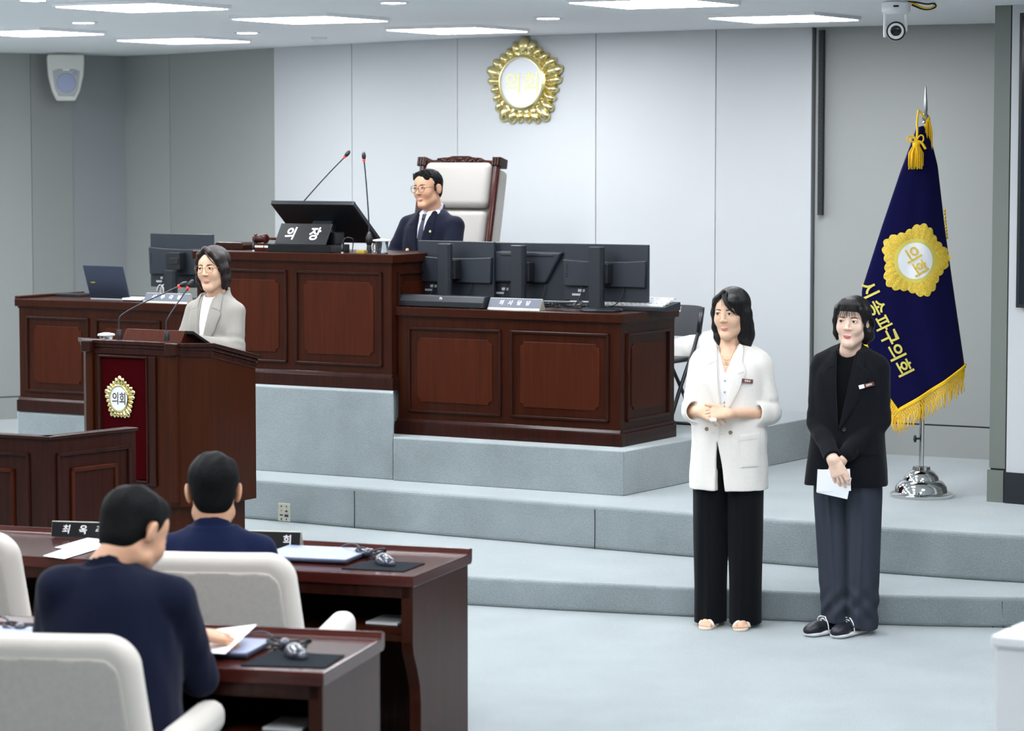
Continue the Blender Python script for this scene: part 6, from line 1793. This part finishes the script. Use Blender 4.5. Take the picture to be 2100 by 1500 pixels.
for th_ in (0, .016):
    for z in zs:
        for i in range(nx+1):
            x = -.222+.444*i/nx; e = abs(i-nx/2)/(nx/2); zz = z - (.012*e**6 if z > .7 else 0)
            vs.append((x, .205+.27*(z-.60)+.035*(1-e*e)+th_, zz))
n1 = (nx+1)*len(zs); fs = []
hole = {(j, i) for j in (3,) for i in (2, 3, 4, 11, 12, 13)}
for j in range(len(zs)-1):
    for i in range(nx):
        if j == 3 and 6 <= i <= 9: continue
        a = j*(nx+1)+i; fs += [(a, a+1, a+nx+2, a+nx+1), (n1+a, n1+a+nx+1, n1+a+nx+2, n1+a+1)]
bd = [i for i in range(nx+1)] + [j*(nx+1)+nx for j in range(1, len(zs))] + [(len(zs)-1)*(nx+1)+i for i in range(nx-1, -1, -1)] + [j*(nx+1) for j in range(len(zs)-2, 0, -1)]
for a, b in zip(bd, bd[1:]+bd[:1]): fs.append((a, n1+a, n1+b, b))
hb = [3*(nx+1)+i for i in range(6, 11)] + [4*(nx+1)+i for i in range(10, 5, -1)]
for a, b in zip(hb, hb[1:]+hb[:1]): fs.append((a, b, n1+b, n1+a))
g._add(vs, fs); g.obj('backrest', 'monitor2', t, True, angle=50)
v = Vox((-.22, -.24, .38), (.22, .24, .50), .006); rbox(v, (-.195, -.20, .42), (.195, .19, .452), .014); a, b = v.mesh(); mkobj('seat', a, b, 'black', t, True)
t = thing('cushion', 'crumpled white cushion slumped on the seat of the folding chair', 'cushion', (1.085, 16.875, 1.045), SA + R(4))
v = Vox((-.28, -.2, -.06), (.28, .2, .34), .006)
v.frame(rot(0, -20, -16), (0, .0, .052))
def pil(X, Y, Z):
    u, w_ = np.abs(X/.19), np.abs(Z/.09); r_ = np.clip((1-u**3)*(1-w_**3), 0, 1)
    return np.maximum(np.maximum(np.abs(X)-.19, np.abs(Z)-.09), np.abs(Y)-.012-.060*r_**.6)
v.put(pil, (-.23, -.09, -.18), (.23, .09, .18), .005); v.frame(); v.ripple(.004, 26, 33); v.ripple(.0018, 60, 35); v.cut((0, 0, -1), .0)
a, b = v.mesh(); mkobj('cover', a, b, 'cushion', t, True)

# ---------------------------------------------------------------- members' desks
def bench(label, NR, rz, L, d=.63, h=.75):
    """NR: right near corner of the top; the desk runs to the left (-x), members sit on the near side"""
    t = thing('member_desk', label, 'desk', (NR.x, NR.y, 0), rz)
    g = G(); g.prism([(0, h-.042), (d, h-.042), (d+.01, h-.03), (d+.012, h+.016), (d-.012, h+.020), (d-.030, h+.002), (d-.045, h-.001), (.004, h), (0, h-.004)], -L, 0, 'x'); g.obj('worktop', 'wood_gloss', t, bevel=.003)
    g = G(); g.box((-L, .012, h-.085), (-.02, .035, h-.042)); g.obj('apron', 'wood_dark', t)
    prof = [(.012, h-.042), (.012, .50), (.020, .46), (.055, .40), (.085, .33), (.095, .26), (.095, 0), (d-.02, 0), (d-.02, h-.042)]
    for x0 in (-.052, -1.34, -2.60):
        if x0 - .04 < -L: continue
        g = G(); g.prism(prof, x0, x0+.045, 'x'); g.obj('end_panel', 'wood', t, bevel=.003)
    g = G(); g.box((-L, d-.06, .03), (-.05, d-.03, h-.042)); g.obj('modesty_panel', 'wood_dark', t)
    g = G(); g.box((-L, .03, .50), (-.05, d-.06, .522)); g.obj('shelf', 'wood', t)
    for x0 in (-.60,):
        g = G(); g.box((x0-.30, .05, .525), (x0, d-.10, .655)); dr = g.obj('drawer', 'wood_dark', t, bevel=.003)
        g = G(); g.box((x0-.30, .045, .650), (x0, .05, .660)); g.obj('drawer_edge', 'silver', dr)
    g = G(); g.box((-.34, .06, .523), (-.06, .34, .548)); g.obj('document_tray', 'wood_panel', t)
    return t
D2 = PZ(847, 1183, .75); D1 = PZ(663, 1381, .75)
bench('long dark cherry desk of the second row, right end with closed laptop and mouse', D2, R(-19), 3.2)
bench('nearest long dark cherry desk at the bottom left, with mouse pad and papers', D1, R(-14), 2.6)
def dloc(D, rz, x, y, z): q = Matrix.Rotation(rz, 3, 'Z') @ Vector((x, y, 0)); return Vector((D.x+q.x, D.y+q.y, z))
for D, rz, l in ((D2, R(-19), 'sheets of white paper in the open shelf of the second row desk'), (D1, R(-14), 'sheets of white paper in the open shelf of the nearest desk')):
    t = thing('papers', l, 'papers', dloc(D, rz, -.19, .16, .550), rz)
    g = G(); g.box((-.03, -.08, 0), (.095, .10, .008)); g.obj('sheets', 'paper', t)
def closed_laptop(label, P, rz, w=.36, d=.245):
    t = thing('laptop', label, 'laptop', P, rz, 'closed laptops')
    g = G(); g.box((-w/2, -d/2, .003), (w/2, d/2, .012)); g.obj('base', 'laptop', t, bevel=.002)
    g = G(); g.box((-w/2, -d/2, .012), (w/2, d/2, .020)); g.obj('lid', 'lid_reflection_cone_grey', t, bevel=.002)
    for sx in (-1, 1):
        g = G(); g.box((sx*w*.4-.02, -d*.4, 0), (sx*w*.4+.02, d*.4, .004)); g.obj('foot', 'black', t)
closed_laptop('closed laptop, reflection painted blue grey in its lid, on the second row desk, beside the nameplate end', dloc(D2, R(-19), -.520, .325, .752), R(-17), .35, .30)
closed_laptop('closed laptop, reflection painted blue grey in its lid, on the nearest desk, under the raised white papers', dloc(D1, R(-14), -.475, .27, .752), R(-14), .36, .25)
closed_laptop('closed laptop on the nearest desk, cut by the left edge', dloc(D1, R(-14), -1.18, .30, .752), R(-14), .36, .25)
def pad(label, pts):
    c = sum(pts, Vector())/4; t = thing('mouse_pad', label, 'mouse pad', (c.x, c.y, .7505), 0, 'mouse pads')
    g = G(); g.prism([(p.x-c.x, p.y-c.y) for p in pts], 0, .003); g.obj('mat', 'pad_cloth', t)
pad('black mouse pad on the second row desk', [PZ(x, y, .75) for x, y in ((700, 1167.5), (828, 1174), (872, 1157), (760, 1151))])
pad('black mouse pad on the nearest desk', [PZ(x, y, .75) for x, y in ((493, 1367), (667, 1372), (707, 1346), (560, 1338))])
def desk_mouse(label, P, rz): 
    t = mouse(label, P, rz, 'mouse_pattern')
    return t
desk_mouse('mottled grey mouse on the black pad of the second row desk', PZ(790, 1160, .754) + Vector((0, .02, 0)), R(30))
desk_mouse('mottled grey mouse on the black pad of the nearest desk', PZ(606, 1352, .754) + Vector((0, .03, 0)), R(25))
def cable_bundle(label, P, s=1):
    t = thing('cable', label, 'cable', P, 0, 'coiled mouse cables')
    g = G(); rg = random.Random(int(P.x*100))
    for k in range(4): g.tube([(.045*s*math.cos(a)*(1+.1*k), .022*s*math.sin(a), .008+.006*k+.010*math.sin(a*2+k)) for a in [i*math.pi/7 for i in range(14)]], .0035, 6, True)
    g.tube([(-.03*s, .01, .02), (-.06*s, .06, .045), (-.10*s, .12, .035), (-.14*s, .16, .006)], .0030, 6, sm=2)
    g.obj('cord', 'monitor', t, True)
    g = G(); g.ball((-.012, -.01, .020), (.018, .024, .018), 12); g.obj('adapter', 'mouse_pattern', t, True)
cable_bundle('coiled cable and adapter behind the mouse on the second row desk', PZ(755, 1146, .752) + Vector((.01, .03, 0)))
cable_bundle('coiled cable and adapter behind the mouse on the nearest desk', PZ(585, 1336, .752) + Vector((.01, .03, 0)), 1.2)
cable_bundle('coiled cable and adapter at the left end of the nearest desk', PZ(50, 1300, .752), 1.2)
# nameplates of the second row
P = PZ(190, 1107, .75) + Vector((0, .02, .004))
nameplate('black nameplate with three white letters at the left of the second row desk', P, R(-12), .36, .062, '최 옥 주', 'plate_black', 'plate_edge', .05, .036, slant=.012, foot=.0, width=.175, dx=-.045)
P = PZ(524, 1127, .75) + Vector((0, .03, .004))
nameplate('black nameplate mostly hidden behind the shoulder of the second row man', P, R(-12), .36, .064, '희', 'plate_black', 'plate_edge', .05, .038, slant=.012, foot=.0, dx=.125, shear=0)
def sheet(label, pts, parent=None, lift=0, curl=None, group='loose white papers'):
    """a thin sheet given by its four corners"""
    c = sum(pts, Vector())/4; n = 12; g = G(); vs = []
    for th_ in (0, .0012):
        for i in range(n+1):
            for j in range(n+1):
                u, w_ = i/n, j/n; p = pts[0]*(1-u)*(1-w_)+pts[1]*u*(1-w_)+pts[2]*u*w_+pts[3]*(1-u)*w_
                z = p.z + th_ + (curl(u, w_) if curl else 0); vs.append((p.x-c.x, p.y-c.y, z-c.z))
    m = (n+1)**2; fs = []
    for i in range(n):
        for j in range(n):
            a = i*(n+1)+j; fs += [(m+a, m+a+n+1, m+a+n+2, m+a+1), (a, a+1, a+n+2, a+n+1)]
    bd = [i*(n+1) for i in range(n+1)] + [n*(n+1)+j for j in range(1, n+1)] + [i*(n+1)+n for i in range(n-1, -1, -1)] + [j for j in range(n-1, 0, -1)]
    for a, b in zip(bd, bd[1:]+bd[:1]): fs.append((a, b, m+b, m+a))
    g._add(vs, fs); o = g.obj('paper', 'paper', None, True, angle=40); o.location = c
    tag(o, label, 'paper', group); return o
sheet('white sheet lifted at one corner under the hand of the bent man', [PZ(395, 1338, .775), PZ(462, 1342, .775), PZ(527, 1282, .825), PZ(405, 1296, .775)], curl=lambda u, w_: .02*u*w_*(1-w_)*4*0)
sheet('larger white sheet on the second row desk at the left, below the black nameplate', [PZ(88, 1141, .753), PZ(132, 1147, .753), PZ(215, 1122, .753), PZ(190, 1106, .753)])
sheet('smaller white sheet partly under the larger sheet on the second row desk', [PZ(112, 1124, .7525), PZ(150, 1128, .7525), PZ(215, 1108, .7525), PZ(180, 1104, .7525)])
# white stand cut by the lower right corner
P = PZ(2032, 1303, 1.10)
t = thing('white_stand', 'plain white stand cut by the lower right corner of the picture', 'stand', (P.x, P.y, 0), SA)
g = G(); g.box((.01, .01, 0), (.60, .22, 1.07)); g.obj('body', 'white', t, bevel=.004)
g = G(); g.box((0, 0, 1.07), (.61, .23, 1.10)); g.obj('top', 'white', t, bevel=.006)

# ---------------------------------------------------------------- flag
FP = PZ(1889, 1019, .39)
fl = thing('flag_stand', 'navy council flag with gold emblem and fringe on a chrome stand', 'flag', FP, 0)
def fx(px, py, dy=0): p = PY(px, py, FP.y + dy); return Vector((p.x-FP.x, dy, p.z-FP.z))
g = G(); g.lathe([(0, 0), (.172, 0), (.172, .018), (.160, .026), (.148, .028), (.140, .060), (.118, .086), (.098, .094), (.094, .112), (.072, .138), (.050, .150), (.048, .168), (0, .168)], n=56); g.obj('base', 'chrome', fl, True, angle=30)
g = G(); g.cyl((0, 0, .16), (0, 0, .80), .0135, n=20); g.cyl((0, 0, .80), (0, 0, 2.12), .0105, n=20); g.obj('pole', 'chrome', fl, True, angle=40)
g = G(); g.cyl((0, 0, .325), (-.030, -.012, .325), .006, n=10)
for i in range(7): a = i*2*math.pi/7; g.ball((-.040, -.016+.013*math.cos(a), .325+.013*math.sin(a)), .008, 8)
g.ball((-.040, -.016, .325), (.010, .014, .014), 10); g.obj('clamp_knob', 'black', fl, True)
zt = fx(1890, 175).z
g = G(); g.lathe([(.010, zt-.21), (.016, zt-.205), (.010, zt-.195), (.018, zt-.185), (.018, zt-.165), (.009, zt-.155), (.0115, zt-.13), (.009, zt-.08), (.003, zt-.01), (0, zt)], n=20); g.obj('spearhead', 'steel', fl, True, angle=40)
Lb = pinch([(1880, 262), (1866, 300), (1846, 352), (1806, 468), (1766, 592), (1764, 680), (1800, 790), (1838, 842)], 60)
Rb = pinch([(1893, 258), (1912, 300), (1922, 340), (1937, 470), (1957, 610), (1978, 752)], 60)
nu, nw = 60, 44; front = []; back = []
for i in range(nu):
    t_ = i/(nu-1)
    for j in range(nw):
        u = j/(nw-1); x = Lb[i][0]*(1-u)+Rb[i][0]*u; y = Lb[i][1]*(1-u)+Rb[i][1]*u
        amp = .02+.085*t_
        dy = -.022 - amp*math.sin(math.pi*u)**.8*.9 - .012*t_*math.sin(u*9+.6) - .005*math.sin(u*19+2*t_)*t_ + .03*t_*(u-.5)
        p = fx(x, y); p.y = dy; front.append(p)
        q = p.copy(); q.y = .022 + .06*t_*math.sin(math.pi*u)**.8 + .010*t_*math.sin(u*12); 
        if j in (0, nw-1): q.y = (dy+.004)
        back.append(q)
m = nu*nw; fs = []; ff = []
for i in range(nu-1):
    for j in range(nw-1):
        a = i*nw+j; ff.append((a, a+nw, a+nw+1, a+1)); fs.append((m+a, m+a+1, m+a+nw+1, m+a+nw))
for j in range(nw-1): fs += [((nu-1)*nw+j, m+(nu-1)*nw+j, m+(nu-1)*nw+j+1, (nu-1)*nw+j+1), (j, j+1, m+j+1, m+j)]
for i in range(nu-1): fs += [(i*nw, m+i*nw, m+(i+1)*nw, (i+1)*nw), (i*nw+nw-1, (i+1)*nw+nw-1, m+(i+1)*nw+nw-1, m+i*nw+nw-1)]
g = G(); g._add(front+back, ff+fs); cloth = g.obj('cloth', 'flag', fl, True)
ft = BVHTree.FromPolygons([tuple(p) for p in front], ff)
def fy(x, z):
    h = ft.ray_cast(Vector((x, -1, z)), Vector((0, 1, 0)))
    return h[0].y if h[0] is not None else None
def lay(name, vs, faces, m, parent, lift=.002, smooth=False, on=None):
    last = -.08; out = []
    for p in vs:
        if on is None: y = fy(p[0], p[2])
        else:
            h = on.ray_cast(Vector((p[0], -1, p[2])), Vector((0, 1, 0))); y = h[0].y if h[0] is not None else None
        last = y if y is not None else last
        out.append(Vector((p[0], last - lift + p[1], p[2])))
    return mkobj(name, out, faces, m, parent, smooth)
def disc(cx, cz, rf0, rf1, rings=8, n=100, sx=1.0, rotd=0, bump=None):
    vs, fs = [], []
    for k in range(rings+1):
        for i in range(n):
            a = 2*math.pi*i/n; r = rf0(a)*(1-k/rings)+rf1(a)*k/rings
            z_, x_ = r*math.cos(a), r*math.sin(a)*sx; c, s_ = math.cos(rotd), math.sin(rotd)
            vs.append((cx+x_*c-z_*s_*-1*-1, bump(k/rings, a) if bump else 0, cz+z_*c+x_*s_*-1*-1))
    for k in range(rings):
        for i in range(n): fs.append((k*n+i, k*n+(i+1) % n, (k+1)*n+(i+1) % n, (k+1)*n+i))
    return vs, fs
ec = fx(1873, 534)
def petal(a, r=.214):
    a = (a) % (2*math.pi); s5 = (a/(2*math.pi/5)) % 1; d5 = min(s5, 1-s5)
    lob = abs(math.cos(a*25/2))
    return r*(.905+.085*math.cos(5*a))*(.935+.065*lob)
rd = R(-14)
vs, fs_ = disc(ec.x, ec.z, lambda a: .112, lambda a: petal(a), 8, 200, .96, rd, lambda k, a: -.004*math.sin(math.pi*k) - .0015*(math.sin(a*25) > 0))
em = lay('emblem', vs, fs_, 'gold_cloth', cloth, .003, True)
vs, fs_ = disc(ec.x, ec.z, lambda a: .1, lambda a: .122, 2, 80, .96, rd); lay('emblem_ring', vs, fs_, 'letter_gold', em, .0062, True)
vs, fs_ = disc(ec.x, ec.z, lambda a: .001, lambda a: .115, 8, 60, .96, rd); dk = lay('emblem_disc', vs, fs_, 'plate_white', em, .0055, True)
dt = BVHTree.FromPolygons([tuple(q.co) for q in dk.data.vertices], [tuple(q.vertices) for q in dk.data.polygons])
def flagtext(s, px, py, hgt, ang, m, parent, lift, wid=None, off=.012, on=None):
    v, fc = text_mesh(s, height=hgt, width=wid, depth=.0012, offset=off); c = fx(px, py); a = R(ang)
    vs = [(c.x + p[0]*math.cos(a)+p[2]*math.sin(a), p[1], c.z - p[0]*math.sin(a)+p[2]*math.cos(a)) for p in v.tolist()]
    return lay('lettering', vs, fc, m, parent, lift, False, on)
flagtext('의', 1866, 520, .090, 60, 'gold_cloth', em, .0060, .074, on=dt)
flagtext('회', 1881, 548, .088, 60, 'gold_cloth', em, .0060, .072, on=dt)
for s_, px, py in (('시', 1779, 592), ('송', 1794, 630), ('파', 1806, 662), ('구', 1819, 690), ('의', 1832, 719), ('회', 1848, 751)):
    flagtext(s_, px, py, .094, 63, 'letter_gold', cloth, .0065, .082, .018)
# hem, netted band and fringe along the lower edges
bot = [front[(nu-1)*nw+j] for j in range(nw)]; lft = [front[i*nw] for i in range(nu-16, nu)]
edge = lft[:-1] + bot
g = G(); g.tube([p + Vector((0, -.003, 0)) for p in edge], .0075, 8); g.tube([p + Vector((.004, -.005, .012)) for p in edge], .0060, 8); g.obj('hem', 'yellow', cloth, True)
g = G(); E_ = [Vector(p) for p in edge]
cum = [0]
for a, b in zip(E_, E_[1:]): cum.append(cum[-1]+(b-a).length)
def ed(s_):
    s_ = max(0, min(cum[-1]-1e-6, s_))
    for k in range(len(cum)-1):
        if cum[k+1] > s_: return E_[k].lerp(E_[k+1], (s_-cum[k])/(cum[k+1]-cum[k]))
    return E_[-1]
Ltot = cum[-1]; N = int(Ltot/.0085); rg = random.Random(5); kn = .062
for row in range(4):
    for k in range(int(Ltot/.014)):
        s0 = k*.014 + (row % 2)*.007; p = ed(s0) + Vector((rg.uniform(-.001, .001), -.002, -.010-row*.013)); g.ball(p, (.0062, .005, .0078), 6)
g.obj('netted_band', 'yellow', cloth, True)['kind'] = 'stuff'
g = G()
for k in range(N):
    p = ed(k*.0085 + rg.uniform(-.002, .002)) + Vector((0, -.002 + rg.uniform(-.004, .004), -.052)); L = rg.uniform(.062, .088)
    q = Vector((rg.uniform(-.010, .006), rg.uniform(-.006, .006), -L)); g.tube([p, p + q*.4 + Vector((rg.uniform(-.006, .006), 0, 0)), p+q*.75+Vector((rg.uniform(-.006, .006), 0, 0)), p+q], [.0030, .0020], 5)
g.obj('fringe', 'yellow', cloth, True)['kind'] = 'stuff'
g = G()
for k in range(9): p = fx(1939+k*.6, 432+k*7, .0); g.ball(p + Vector((.0, .03, 0)), (.007, .006, .010), 6)
g.obj('rear_fringe', 'yellow', cloth, True)['kind'] = 'stuff'
def tassel(px, py, dy, L, r, n=26, seed=1):
    c = fx(px, py, dy); g = G(); rg = random.Random(seed)
    g.ball(c, (r*.55, r*.55, r*.7), 10)
    for i in range(n):
        a = rg.uniform(0, 6.28); q = rg.uniform(.2, 1)*r
        g.tube([c + Vector((q*.4*math.cos(a), q*.4*math.sin(a), -.005)), c + Vector((q*math.cos(a), q*math.sin(a), -L*.35)), c + Vector((q*1.05*math.cos(a)+rg.uniform(-.003, .003), q*math.sin(a), -L*rg.uniform(.85, 1)))], .0035, 5)
    return g.obj('tassel', 'yellow', fl, True)
tassel(1879, 297, -.075, .135, .040, 40, 2); tassel(1902, 245, .0, .20, .032, 34, 3)
g = G(); c = fx(1879, 289, -.085)
for sx, w_, h_ in ((-1, .050, .028), (1, .040, .034), (-1, .030, .030)): g.tube([c, c+Vector((sx*w_*.5, 0, h_)), c+Vector((sx*w_, 0, h_*.8)), c+Vector((sx*w_, 0, -.004)), c+Vector((sx*w_*.4, 0, -.006))], .0042, 6, True, sm=3)
g.tube([c, c+Vector((.030, 0, -.008)), c+Vector((.052, 0, -.045))], .0075, 6, sm=2)
g.tube([fx(1884, 226, -.02), fx(1880, 250, -.05), fx(1882, 270, -.07), c], .006, 6, sm=2); g.tube([fx(1884, 226, -.02), fx(1895, 240, -.02), fx(1902, 246, -.0)], .006, 6, sm=2)
g.obj('cord', 'yellow', fl, True)

# ---------------------------------------------------------------- the gold emblem on the white wall
a_, b_ = Vector((-.381, 19.48, 0)), Vector((.56, 18.64, 0)); wd = (b_-a_).normalized(); s_ = px_on(1079, a_, wd, 2.7); P = a_ + wd*s_
n_ = Vector((wd.y, -wd.x, 0)); Yc = (P + n_*.02).y; P = P + n_*.012; z_ = H - (168-312)*0/1
P.z = PY(1079, 170, P.y).z
ew = thing('wall_emblem', 'large gold flower emblem with a white disc high on the white wall', 'emblem', P, math.atan2(wd.y, wd.x))
emblem(ew, Matrix.Diagonal((1.13, 1, 1, 1)), .318, depth=.05, ml='letter_brass', lh=.22, lasp=1.30, off=.01)
